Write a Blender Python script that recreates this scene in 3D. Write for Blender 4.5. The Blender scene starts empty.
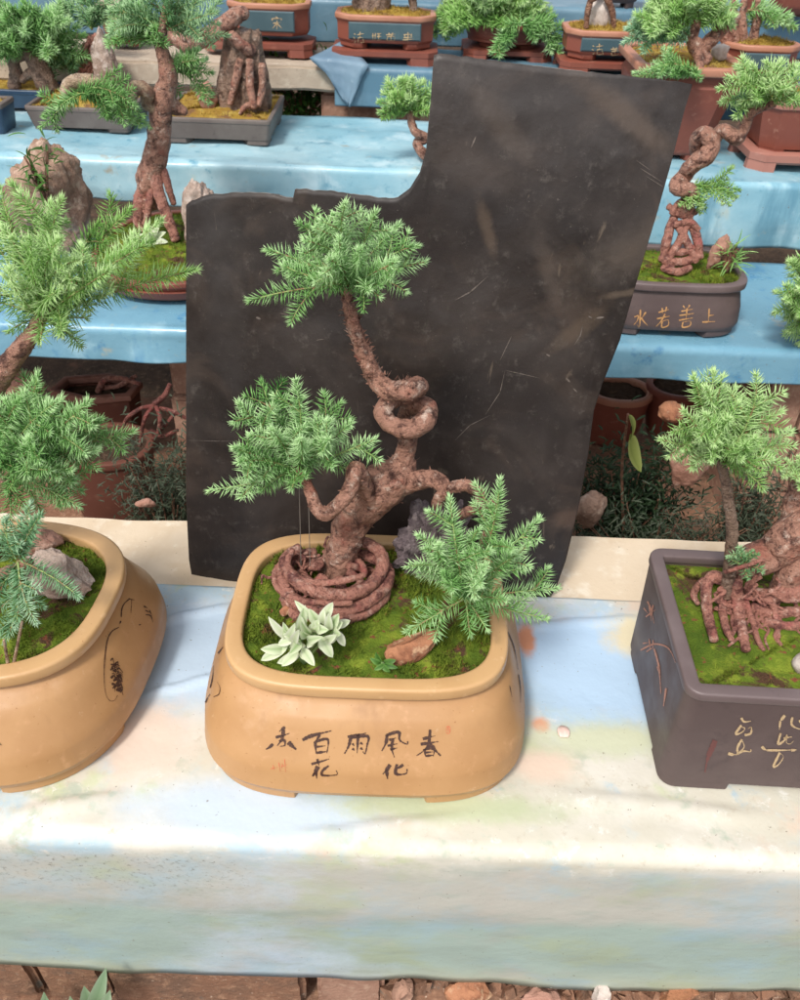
import bpy, bmesh, math, random
import numpy as np
from mathutils import Vector, noise
from mathutils.bvhtree import BVHTree

random.seed(7)
RNG = np.random.default_rng(7)
R = math.radians
scene = bpy.context.scene
COL = scene.collection

# ------------------------------------------------------------------ camera
FPX = 850.0
PITCH, ROLL = R(38.0), R(2.1)
CAM = Vector((0, 0, 1.27))
_F = Vector((0, math.cos(PITCH), -math.sin(PITCH)))
_U = Vector((0, math.sin(PITCH), math.cos(PITCH)))
_X = Vector((1, 0, 0))
CR = math.cos(ROLL) * _X + math.sin(ROLL) * _U
CU = -math.sin(ROLL) * _X + math.cos(ROLL) * _U
CF = _F


def ray(px, py):
    return (CF * FPX + CR * (px - 400) - CU * (py - 500)).normalized()


def P(px, py, Y):                       # point on the upright plane y = Y
    d = ray(px, py)
    return CAM + d * (Y / d.y)


def Pz(px, py, z):                      # point on the level plane z
    d = ray(px, py)
    return CAM + d * ((z - CAM.z) / d.z)


def S(p):                               # pixels per metre at a point
    return FPX / (Vector(p) - CAM).dot(CF)


cam_d = bpy.data.cameras.new('camera')
cam_d.sensor_fit = 'HORIZONTAL'
cam_d.sensor_width = 36
cam_d.lens = 36 * FPX / 800
cam_d.clip_start = 0.02
cam_d.clip_end = 500
cam = bpy.data.objects.new('camera', cam_d)
COL.objects.link(cam)
from mathutils import Matrix
m3 = Matrix((CR, CU, -CF)).transposed()
cam.matrix_world = Matrix.Translation(CAM) @ m3.to_4x4()
scene.camera = cam
cam_d.dof.use_dof = True
cam_d.dof.focus_distance = 0.98
cam_d.dof.aperture_fstop = 16

# ------------------------------------------------------------------ materials
class NT:
    def __init__(s, name):
        s.m = bpy.data.materials.new(name)
        s.m.use_nodes = True
        s.t = s.m.node_tree
        s.n = s.t.nodes
        s.b = s.n['Principled BSDF']
        s.out = s.n['Material Output']
        s.tc = s.n.new('ShaderNodeTexCoord')
        s.geo = s.n.new('ShaderNodeNewGeometry')
        s.vec = s.tc.outputs['Object']

    def l(s, a, b):
        s.t.links.new(a, b)

    def noise(s, scale, detail=5, rough=.6, distort=0, vec=None, stretch=None):
        nd = s.n.new('ShaderNodeTexNoise')
        nd.inputs['Scale'].default_value = scale
        nd.inputs['Detail'].default_value = detail
        nd.inputs['Roughness'].default_value = rough
        nd.inputs['Distortion'].default_value = distort
        v = vec or s.vec
        if stretch:
            mp = s.n.new('ShaderNodeMapping')
            mp.inputs['Scale'].default_value = stretch
            s.l(v, mp.inputs['Vector'])
            v = mp.outputs['Vector']
        s.l(v, nd.inputs['Vector'])
        return nd.outputs['Fac']

    def mrange(s, fac, lo, hi, a=0., b=1.):
        nd = s.n.new('ShaderNodeMapRange')
        nd.interpolation_type = 'SMOOTHSTEP'
        nd.inputs['From Min'].default_value = lo
        nd.inputs['From Max'].default_value = hi
        nd.inputs['To Min'].default_value = a
        nd.inputs['To Max'].default_value = b
        s.l(fac, nd.inputs['Value'])
        return nd.outputs['Result']

    def math(s, op, a, b):
        nd = s.n.new('ShaderNodeMath')
        nd.operation = op
        for i, v in enumerate((a, b)):
            if isinstance(v, (int, float)):
                nd.inputs[i].default_value = v
            else:
                s.l(v, nd.inputs[i])
        return nd.outputs[0]

    def rgb(s, c):
        nd = s.n.new('ShaderNodeRGB')
        nd.outputs[0].default_value = (*c, 1)
        return nd.outputs[0]

    def mix(s, fac, a, b):
        nd = s.n.new('ShaderNodeMix')
        nd.data_type = 'RGBA'
        if isinstance(fac, (int, float)):
            nd.inputs[0].default_value = fac
        else:
            s.l(fac, nd.inputs[0])
        for i, v in ((6, a), (7, b)):
            if isinstance(v, tuple):
                nd.inputs[i].default_value = (*v, 1)
            else:
                s.l(v, nd.inputs[i])
        return nd.outputs[2]

    def bump(s, height, strength=.3, dist=.002):
        nd = s.n.new('ShaderNodeBump')
        nd.inputs['Strength'].default_value = strength
        nd.inputs['Distance'].default_value = dist
        s.l(height, nd.inputs['Height'])
        prev = s.b.inputs['Normal'].links
        if prev:
            s.l(prev[0].from_socket, nd.inputs['Normal'])
        s.l(nd.outputs[0], s.b.inputs['Normal'])


def mat(name, col, rough=.6, layers=(), bumps=(), spec=.5, rvar=None):
    """layers: (scale, lo, hi, colour[, opts dict for noise])"""
    t = NT(name)
    c = t.rgb(col)
    for ly in layers:
        kw = ly[4] if len(ly) > 4 else {}
        f = t.mrange(t.noise(ly[0], **kw), ly[1], ly[2])
        c = t.mix(f, c, ly[3])
    t.l(c, t.b.inputs['Base Color'])
    t.b.inputs['Roughness'].default_value = rough
    t.b.inputs['Specular IOR Level'].default_value = spec
    if rvar:
        t.l(t.mrange(t.noise(rvar[0]), .35, .65, rvar[1], rvar[2]), t.b.inputs['Roughness'])
    for sc, st, di in bumps:
        t.bump(t.noise(sc, detail=6), st, di)
    return t.m


M = {}
M['tan'] = mat('tan_clay', (.445, .250, .110), .42, [(9, .4, .75, (.385, .205, .085)), (60, .55, .8, (.50, .28, .135)),
               (220, .66, .72, (.30, .14, .05)), (14, .6, .8, (.51, .31, .17)), (26, .56, .72, (.37, .20, .088), dict(stretch=(1, 1, .18), detail=7)), (40, .60, .72, (.54, .36, .21), dict(detail=9, rough=.75))], [(300, .12, .0006), (20, .1, .001)], .45, (12, .35, .55))
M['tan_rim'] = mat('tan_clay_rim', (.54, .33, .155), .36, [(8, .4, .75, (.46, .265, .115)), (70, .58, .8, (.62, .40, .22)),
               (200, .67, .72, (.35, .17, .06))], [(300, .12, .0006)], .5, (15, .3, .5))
M['brownclay'] = mat('dark_brown_clay', (.090, .062, .060), .5, [(9, .45, .75, (.12, .085, .08)), (40, .55, .8, (.065, .045, .045)),
               (25, .66, .8, (.16, .12, .11))], [(260, .15, .0006)], .5, (12, .42, .62))
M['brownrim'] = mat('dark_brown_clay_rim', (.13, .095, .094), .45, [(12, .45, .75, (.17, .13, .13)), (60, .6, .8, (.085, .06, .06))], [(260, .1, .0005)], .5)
M['red'] = mat('red_clay', (.21, .060, .038), .5, [(8, .45, .75, (.16, .045, .030)), (40, .55, .8, (.27, .095, .062)),
               (26, .64, .75, (.40, .2, .14))], [(200, .15, .0008)], .5, (12, .42, .65))
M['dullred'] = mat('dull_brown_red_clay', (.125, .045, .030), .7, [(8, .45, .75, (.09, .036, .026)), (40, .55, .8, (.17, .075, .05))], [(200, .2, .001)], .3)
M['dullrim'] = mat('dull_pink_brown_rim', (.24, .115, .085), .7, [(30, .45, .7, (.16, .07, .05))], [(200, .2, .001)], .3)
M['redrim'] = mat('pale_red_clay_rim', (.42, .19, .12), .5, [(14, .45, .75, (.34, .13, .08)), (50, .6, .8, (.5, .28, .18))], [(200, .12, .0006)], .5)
M['pink'] = mat('pinkish_clay', (.34, .15, .115), .55, [(8, .45, .75, (.28, .11, .085)), (40, .58, .8, (.42, .22, .18))], [(200, .15, .0008)], .4)
M['bluepanel'] = mat('slate_blue_glaze', (.048, .088, .105), .45, [(14, .45, .75, (.07, .115, .13)), (60, .6, .8, (.04, .07, .09))], [(200, .1, .0006)], .5)
M['navy'] = mat('navy_glaze', (.022, .045, .085), .3, [(14, .45, .75, (.035, .07, .12))], [(200, .1, .0006)], .5)
M['greyclay'] = mat('grey_brown_clay', (.125, .098, .088), .6, [(10, .4, .7, (.17, .14, .125)), (60, .55, .8, (.08, .06, .055))], [(200, .2, .001)], .4)
M['gold'] = mat('gold_paint', (.55, .30, .12), .5, [(300, .45, .65, (.40, .20, .08))])
M['palegold'] = mat('pale_gold_paint', (.52, .38, .22), .5, [(300, .45, .65, (.40, .27, .14))])
M['ink'] = mat('brown_ink', (.045, .017, .010), .55, [(500, .5, .7, (.12, .05, .025))])
M['redink'] = mat('faded_red_ink', (.50, .13, .06), .6, [(300, .45, .65, (.55, .2, .09))])
M['pinkpaint'] = mat('pink_orange_paint', (.50, .23, .15), .6, [(200, .45, .7, (.34, .15, .11))])
M['darkred'] = mat('faint_red_streak', (.13, .045, .042), .55)


def moss_mat(name, g1, g2, brown, red, y):
    t = NT(name)
    c = t.mix(t.mrange(t.noise(24), .35, .65), g1, g2)
    c = t.mix(t.mrange(t.noise(34, detail=6), .50, .64), c, y)
    c = t.mix(t.mrange(t.noise(22, distort=.8, detail=8, rough=.7), .53, .60), c, brown)
    c = t.mix(t.mrange(t.noise(110), .60, .67), c, red)
    at = t.n.new('ShaderNodeAttribute')
    at.attribute_name = 'tint'
    c = t.mix(at.outputs['Fac'], c, y)
    t.l(c, t.b.inputs['Base Color'])
    t.b.inputs['Roughness'].default_value = .9
    t.b.inputs['Specular IOR Level'].default_value = .15
    t.bump(t.noise(420, detail=4), .9, .003)
    return t.m


M['moss'] = moss_mat('green_moss', (.062, .105, .012), (.125, .18, .018), (.085, .045, .026), (.20, .065, .035), (.21, .26, .03))
M['moss_dry'] = moss_mat('mustard_moss', (.34, .22, .04), (.30, .18, .035), (.20, .11, .05), (.30, .14, .05), (.45, .33, .08))


def bark_mat(name, base, light, dark, red):
    t = NT(name)
    c = t.mix(t.mrange(t.noise(60, detail=9, rough=.75, distort=.4), .38, .53), dark, base)
    c = t.mix(t.mrange(t.noise(75, detail=8, rough=.75), .52, .70), c, light)
    c = t.mix(t.mrange(t.noise(28, detail=4), .55, .72), c, red)
    c = t.mix(t.mrange(t.noise(360, detail=3), .62, .7), c, dark)
    t.l(c, t.b.inputs['Base Color'])
    t.b.inputs['Roughness'].default_value = .55
    t.b.inputs['Specular IOR Level'].default_value = .45
    t.bump(t.noise(240, detail=7, rough=.7), 1., .005)
    t.bump(t.noise(75, detail=6, distort=.7), .9, .010)
    t.bump(t.noise(30, detail=4, stretch=(1, 1, 2.2)), .5, .008)
    return t.m


M['bark'] = bark_mat('red_brown_bark', (.43, .220, .155), (.72, .54, .44), (.085, .032, .022), (.37, .14, .095))
M['bark_thin'] = bark_mat('rough_brown_bark', (.25, .12, .07), (.42, .27, .18), (.09, .035, .024), (.27, .12, .06))
M['bark_grey'] = bark_mat('grey_brown_bark', (.27, .175, .125), (.46, .35, .28), (.09, .05, .035), (.26, .14, .095))
M['shoot'] = mat('green_brown_shoot', (.30, .40, .14), .7, [(90, .45, .6, (.26, .16, .08))])
M['bark_pale'] = bark_mat('pale_stripped_bark', (.46, .33, .22), (.66, .55, .43), (.17, .09, .06), (.36, .19, .12))
M['root'] = bark_mat('red_root_bark', (.42, .185, .135), (.66, .43, .345), (.13, .04, .034), (.42, .13, .11))


def leaf_mat(name, dark, midc, pale, old=None):
    t = NT(name)
    at = t.n.new('ShaderNodeAttribute')
    at.attribute_name = 'tint'
    f = at.outputs['Fac']
    c = t.mix(t.mrange(f, 0., .55), dark, midc)
    c = t.mix(t.mrange(f, .5, 1.), c, pale)
    if old:
        c = t.mix(t.mrange(t.noise(16), .6, .72, 0, .7), c, old)
    t.l(c, t.b.inputs['Base Color'])
    t.b.inputs['Roughness'].default_value = .5
    t.b.inputs['Specular IOR Level'].default_value = .35
    tr = t.n.new('ShaderNodeBsdfTranslucent')
    t.l(c, tr.inputs['Color'])
    mx = t.n.new('ShaderNodeMixShader')
    mx.inputs[0].default_value = .38
    t.l(t.b.outputs[0], mx.inputs[1])
    t.l(tr.outputs[0], mx.inputs[2])
    t.l(mx.outputs[0], t.out.inputs['Surface'])
    return t.m


M['needle'] = leaf_mat('fresh_green_needles', (.055, .19, .035), (.28, .56, .17), (.64, .88, .48))
M['needle_y'] = leaf_mat('yellow_green_needles', (.065, .21, .035), (.33, .60, .155), (.68, .89, .45))
M['needle_blue'] = leaf_mat('blue_green_needles', (.06, .20, .07), (.28, .53, .27), (.60, .82, .58))
M['needle_dark'] = leaf_mat('deep_green_needles', (.045, .15, .045), (.19, .41, .165), (.50, .73, .41))
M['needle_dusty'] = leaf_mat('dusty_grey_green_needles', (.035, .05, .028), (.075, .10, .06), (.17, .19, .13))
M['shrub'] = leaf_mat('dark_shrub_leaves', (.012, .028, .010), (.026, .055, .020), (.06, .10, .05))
M['whiteleaf'] = leaf_mat('cream_white_leaves', (.30, .46, .18), (.66, .74, .50), (.80, .83, .68))
M['weedleaf'] = leaf_mat('pale_green_leaf', (.16, .27, .14), (.28, .40, .24), (.4, .5, .34))
M['yleaf'] = leaf_mat('drooping_olive_leaf', (.12, .15, .03), (.24, .28, .07), (.32, .36, .12))
M['greenleaf'] = leaf_mat('green_bush_leaves', (.03, .09, .015), (.08, .20, .035), (.17, .33, .08))

M['rock_dark'] = mat('purple_grey_rock', (.125, .095, .10), .85, [(30, .4, .65, (.06, .045, .05)), (70, .5, .7, (.21, .17, .17)), (20, .55, .7, (.17, .11, .10))], [(90, .9, .006), (300, .5, .002)], .3)
M['rock_red'] = mat('rust_brown_rock', (.38, .17, .09), .8, [(30, .42, .62, (.20, .075, .04)), (60, .52, .7, (.52, .33, .2)), (25, .6, .72, (.12, .06, .04))], [(90, .8, .005), (300, .4, .002)], .3)
M['rock_grey'] = mat('pale_pinkish_rock', (.40, .31, .26), .85, [(18, .4, .62, (.26, .18, .145)), (50, .5, .7, (.56, .48, .43)), (12, .62, .74, (.17, .12, .10))], [(60, .9, .008), (220, .5, .002)], .25)
M['rock_tan'] = mat('pink_brown_rock', (.36, .235, .175), .85, [(18, .4, .62, (.23, .14, .10)), (50, .5, .7, (.50, .37, .29)), (12, .62, .74, (.15, .085, .06))], [(60, .9, .008), (220, .5, .002)], .25)
M['rock_pink'] = mat('pink_sandstone', (.40, .22, .165), .85, [(14, .4, .62, (.28, .14, .10)), (40, .52, .7, (.52, .35, .28))], [(60, .8, .006), (220, .4, .002)], .25)
M['stone_white'] = mat('whitish_stone', (.56, .49, .44), .8, [(30, .42, .65, (.40, .32, .28)), (60, .55, .7, (.68, .63, .58))], [(90, .7, .004)], .3)
M['concrete'] = mat('weathered_concrete', (.45, .37, .29), .9, [(7, .4, .7, (.36, .29, .225)), (34, .5, .75, (.52, .45, .36)), (160, .62, .72, (.24, .19, .15))], [(120, .6, .002), (14, .4, .004)], .2)
M['concrete_pale'] = mat('pale_bare_concrete', (.66, .54, .40), .85, [(7, .4, .7, (.56, .43, .29)), (30, .5, .75, (.74, .66, .54)), (13, .62, .72, (.44, .32, .20)), (200, .66, .74, (.33, .25, .17))], [(120, .4, .0015), (20, .3, .003)], .25)
M['brick'] = mat('old_red_brick', (.24, .125, .078), .9, [(16, .4, .65, (.17, .10, .068)), (60, .5, .7, (.33, .19, .12)), (22, .6, .7, (.14, .12, .10)), (150, .62, .7, (.45, .33, .25))], [(120, .8, .003), (30, .5, .004)], .2)
M['brick_pink'] = mat('pinkish_brick', (.36, .21, .15), .9, [(16, .4, .65, (.27, .15, .105)), (60, .5, .7, (.44, .29, .21))], [(120, .8, .003)], .2)
M['soil'] = mat('dark_garden_soil', (.075, .048, .032), .95, [(12, .4, .65, (.045, .030, .021)), (60, .52, .7, (.13, .085, .055)), (9, .6, .7, (.14, .075, .05))], [(60, .9, .012), (220, .7, .004)], .15)
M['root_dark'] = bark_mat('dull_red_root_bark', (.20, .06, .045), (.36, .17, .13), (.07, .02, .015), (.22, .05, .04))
M['wire'] = mat('dull_steel_wire', (.16, .14, .12), .5)


def plastic_mat(name, base, layers, spots=(), rough=(.28, .5), zband=None, wr=.35, band=False):
    t = NT(name)
    pos = t.geo.outputs['Position']
    t.vec = pos
    c = t.rgb(base)
    for ly in layers:
        kw = ly[4] if len(ly) > 4 else {}
        c = t.mix(t.mrange(t.noise(ly[0], **kw), ly[1], ly[2]), c, ly[3])
    if zband:
        sep = t.n.new('ShaderNodeSeparateXYZ')
        t.l(pos, sep.inputs[0])
        for (z0, z1, colr, nsc, amt) in zband:
            zz = t.math('ADD', sep.outputs['Z'], t.math('MULTIPLY', t.math('SUBTRACT', t.noise(nsc), .5), amt))
            c = t.mix(t.mrange(zz, z0, z1, 1, 0), c, colr)
    for (cx, cy, rx, ry, colr, soft, amt, nsc) in spots:
        v = t.n.new('ShaderNodeVectorMath')
        v.operation = 'SUBTRACT'
        t.l(pos, v.inputs[0])
        v.inputs[1].default_value = (cx, cy, 0)
        w = t.n.new('ShaderNodeVectorMath')
        w.operation = 'MULTIPLY'
        t.l(v.outputs[0], w.inputs[0])
        w.inputs[1].default_value = (1 / rx, 1 / ry, 0)
        ln = t.n.new('ShaderNodeVectorMath')
        ln.operation = 'LENGTH'
        t.l(w.outputs[0], ln.inputs[0])
        d = t.math('ADD', ln.outputs['Value'], t.math('MULTIPLY', t.math('SUBTRACT', t.noise(nsc, detail=10, rough=.72), .5), amt * 1.9))
        c = t.mix(t.mrange(d, 1 - soft, 1 + soft, 1, 0), c, colr)
    if band:
        # worn streaks on the hanging part: blue, green, bare grey, and dark flaking along the fold
        hang = t.mrange(sep.outputs['Z'], .395, .415, 1, 0)
        for (nsc, lo, hi, colr, st) in ((5, .50, .66, (.33, .47, .55), (1, 1, 1.3)), (6.5, .52, .68, (.40, .45, .28), (1, 1, 1.4)), (4.3, .52, .68, (.50, .45, .40), (1, 1, 1.2)), (16, .55, .72, (.33, .38, .33), (.6, 1, 1.6))):
            f = t.math('MULTIPLY', hang, t.mrange(t.noise(nsc, stretch=st, detail=7), lo, hi, 0, .55))
            c = t.mix(f, c, colr)
        sepx = sep
        fl = t.math('MULTIPLY', t.mrange(sep.outputs['Z'], .30, .36), hang)
        f = t.math('MULTIPLY', fl, t.math('MULTIPLY', t.mrange(t.noise(130, stretch=(1, 1, 1.3), detail=8, rough=.8), .54, .62, 0, .75), t.math('MULTIPLY', t.mrange(sepx.outputs['X'], -.60, -.50), t.mrange(sepx.outputs['X'], -.20, -.12, 1, 0))))
        c = t.mix(f, c, (.16, .15, .12))
    # fine grime specks
    c = t.mix(t.mrange(t.noise(170, detail=3), .68, .74, 0, .7), c, (.16, .13, .09))
    t.l(c, t.b.inputs['Base Color'])
    t.b.inputs['Specular IOR Level'].default_value = .5
    t.l(t.mrange(t.noise(10), .35, .65, rough[0], rough[1]), t.b.inputs['Roughness'])
    t.bump(t.noise(7, detail=5), wr, .012)
    t.bump(t.noise(140, detail=4), .12, .0008)
    return t.m


# ------------------------------------------------------------------ mesh helpers
def link(name, me, m=None, parent=None, smooth=True):
    if m is not None:
        me.materials.append(m)
    if smooth:
        me.polygons.foreach_set('use_smooth', [True] * len(me.polygons))
    me.update()
    o = bpy.data.objects.new(name, me)
    COL.objects.link(o)
    if parent is not None:
        o.parent = parent
        o.matrix_parent_inverse = Matrix.Translation(parent.location).inverted() if parent.rotation_euler.z == 0 else \
            (Matrix.Translation(parent.location) @ Matrix.Rotation(parent.rotation_euler.z, 4, 'Z')).inverted()
    return o


def child(name, me, m, parent, smooth=True):      # mesh given in the parent's own coordinates
    o = link(name, me, m, None, smooth)
    o.parent = parent
    return o


def mesh(vs, fs):
    me = bpy.data.meshes.new('m')
    me.from_pydata([tuple(v) for v in vs], [], fs)
    me.update()
    return me


def autosmooth(o, ang=35):
    me = o.data
    bm = bmesh.new()
    bm.from_mesh(me)
    bmesh.ops.recalc_face_normals(bm, faces=bm.faces)
    for e in bm.edges:
        if len(e.link_faces) == 2 and e.calc_face_angle(0) > R(ang):
            e.smooth = False
    bm.to_mesh(me)
    bm.free()


def tag(o, label, cat, group=None, kind=None):
    if label:
        o['label'] = label
    if cat:
        o['category'] = cat
    if group:
        o['group'] = group
    if kind:
        o['kind'] = kind
    return o


def empty(name, loc, label, cat, group=None, rz=0):
    o = bpy.data.objects.new(name, None)
    o.empty_display_size = .02
    o.location = loc
    o.rotation_euler = (0, 0, rz)
    COL.objects.link(o)
    return tag(o, label, cat, group)


class MB:
    def __init__(s):
        s.v, s.f = [], []

    def add(s, vs, fs):
        k = len(s.v)
        s.v += [Vector(v) for v in vs]
        s.f += [tuple(i + k for i in f) for f in fs]

    def box(s, x0, x1, y0, y1, z0, z1):
        s.add([(x0, y0, z0), (x1, y0, z0), (x1, y1, z0), (x0, y1, z0), (x0, y0, z1), (x1, y0, z1), (x1, y1, z1), (x0, y1, z1)],
              [(0, 3, 2, 1), (4, 5, 6, 7), (0, 1, 5, 4), (1, 2, 6, 5), (2, 3, 7, 6), (3, 0, 4, 7)])

    def loft(s, rings, cap0=False, cap1=False, loop=False):
        n = len(rings[0])
        k = len(s.v)
        for r in rings:
            s.v += [Vector(p) for p in r]
        m = len(rings)
        for i in range(m if loop else m - 1):
            a, b = k + i * n, k + ((i + 1) % m) * n
            for j in range(n):
                j2 = (j + 1) % n
                s.f.append((a + j, a + j2, b + j2, b + j))
        if cap0:
            s.f.append(tuple(k + j for j in reversed(range(n))))
        if cap1:
            s.f.append(tuple(k + (m - 1) * n + j for j in range(n)))

    def tube(s, pts, rad, nseg=10, lump=0., lscale=40., seed=0., step=.33, cap=True):
        """tapering, knobbly tube through control points; pts Vectors, rad metres"""
        pts = [Vector(p) for p in pts]
        if len(pts) == 2:
            pts = [pts[0], (pts[0] + pts[1]) / 2, pts[1]]
            rad = [rad[0], (rad[0] + rad[-1]) / 2, rad[-1]]
        q, rr = [], []
        for i in range(len(pts) - 1):
            p0 = pts[i - 1] if i else pts[0] * 2 - pts[1]
            p3 = pts[i + 2] if i + 2 < len(pts) else pts[-1] * 2 - pts[-2]
            p1, p2 = pts[i], pts[i + 1]
            n = max(2, min(40, int((p2 - p1).length / (max(rad[i], rad[i + 1]) * step + 1e-6))))
            for k in range(n):
                t = k / n
                t2, t3 = t * t, t * t * t
                q.append(.5 * ((2 * p1) + (p2 - p0) * t + (2 * p0 - 5 * p1 + 4 * p2 - p3) * t2 + (3 * p1 - p0 - 3 * p2 + p3) * t3))
                ts = t * t * (3 - 2 * t)
                rr.append(rad[i] * (1 - ts) + rad[i + 1] * ts)
        q.append(pts[-1])
        rr.append(rad[-1])
        T = [(q[min(i + 1, len(q) - 1)] - q[max(i - 1, 0)]).normalized() for i in range(len(q))]
        n0 = T[0].orthogonal().normalized()
        rings = []
        for i in range(len(q)):
            n0 = (n0 - T[i] * n0.dot(T[i]))
            n0 = n0.normalized() if n0.length > 1e-6 else T[i].orthogonal().normalized()
            b = T[i].cross(n0)
            ring = []
            for j in range(nseg):
                a = 2 * math.pi * j / nseg
                d = n0 * math.cos(a) + b * math.sin(a)
                r = rr[i]
                if lump:
                    pp = q[i] + d * r
                    r *= 1 + lump * (noise.noise(pp * lscale + Vector((seed, 0, 0))) + .55 * noise.noise(pp * lscale * 2.7) + .4 * noise.noise(pp * lscale * 6))
                ring.append(q[i] + d * r)
            rings.append(ring)
        if cap:
            e0 = q[0] - T[0] * rr[0] * .35
            e1 = q[-1] + T[-1] * rr[-1] * .35
            rings.insert(0, [e0 + (p - q[0]) * .5 for p in rings[0]])
            rings.append([e1 + (p - q[-1]) * .5 for p in rings[-1]])
        s.loft(rings, cap, cap)

    def me(s):
        return mesh(s.v, s.f)


def outline(kind, a, b, prm, n=72):
    pts = []
    if kind == 'super':
        for i in range(n):
            t = 2 * math.pi * i / n
            c, s_ = math.cos(t), math.sin(t)
            pts.append((a * math.copysign(abs(c) ** (2 / prm), c), b * math.copysign(abs(s_) ** (2 / prm), s_)))
    elif kind == 'round':
        r = prm
        k = 6
        for (sx, sy, a0) in ((1, 1, 0), (-1, 1, 90), (-1, -1, 180), (1, -1, 270)):
            cx, cy = sx * (a - r), sy * (b - r)
            for i in range(k + 1):
                t = R(a0 + 90 * i / k)
                pts.append((cx + r * math.cos(t), cy + r * math.sin(t)))
    elif kind == 'cham':
        c = prm
        pts = [(a, -b + c), (a, b - c), (a - c, b), (-a + c, b), (-a, b - c), (-a, -b + c), (-a + c, -b), (a - c, -b)]
    elif kind == 'hex':
        for i in range(6):
            t = R(prm + 60 * i)
            pts.append((a * math.cos(t), b * math.sin(t)))
    return pts


def ringz(kind, a, b, prm, z):
    return [Vector((x, y, z)) for x, y in outline(kind, a, b, prm)]


def moss_mesh(kind, a, b, prm, z, dome=.006, blades=1500, amp=.005, bl=.005):
    """mound of moss with a skin of short tufts; (tint attribute varies)"""
    vs, fs = [], []
    rings = 14
    base = outline(kind, 1 * a, 1 * b, prm)
    n = len(base)
    for k in range(rings + 1):
        f = 1 - k / rings * .96
        for x, y in base:
            p = Vector((x * f, y * f, z + dome * (1 - f * f)))
            p.z += amp * noise.noise(p * 55) + amp * .6 * noise.noise(p * 140)
            vs.append(p)
    for k in range(rings):
        for j in range(n):
            fs.append((k * n + j, k * n + (j + 1) % n, (k + 1) * n + (j + 1) % n, (k + 1) * n + j))
    fs.append(tuple(rings * n + j for j in range(n)))
    tint = [0.] * len(vs)
    for _ in range(blades):
        k = random.random()
        j = random.randrange(n)
        f = math.sqrt(k) * .98
        u = random.random()
        x = (base[j][0] * (1 - u) + base[(j + 1) % n][0] * u) * f
        y = (base[j][1] * (1 - u) + base[(j + 1) % n][1] * u) * f
        p = Vector((x, y, z + dome * (1 - f * f)))
        nz = noise.noise(p * 40)
        if nz < -.25:
            continue
        p.z += amp * noise.noise(p * 55) + amp * .6 * noise.noise(p * 140) - .0008
        h = bl * (.5 + random.random()) * (.8 + nz)
        an = random.random() * 6.283
        dx, dy = math.cos(an) * bl * .16, math.sin(an) * bl * .16
        tip = p + Vector((random.gauss(0, 1) * h * .5, random.gauss(0, 1) * h * .5, h))
        i = len(vs)
        vs += [p + Vector((dx, dy, 0)), p - Vector((dx, dy, 0)), tip]
        fs.append((i, i + 1, i + 2))
        tv = random.random() * .7
        tint += [tv * .3, tv * .3, tv]
    me = mesh(vs, fs)
    at = me.attributes.new('tint', 'FLOAT', 'POINT')
    at.data.foreach_set('value', tint)
    return me


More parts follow.
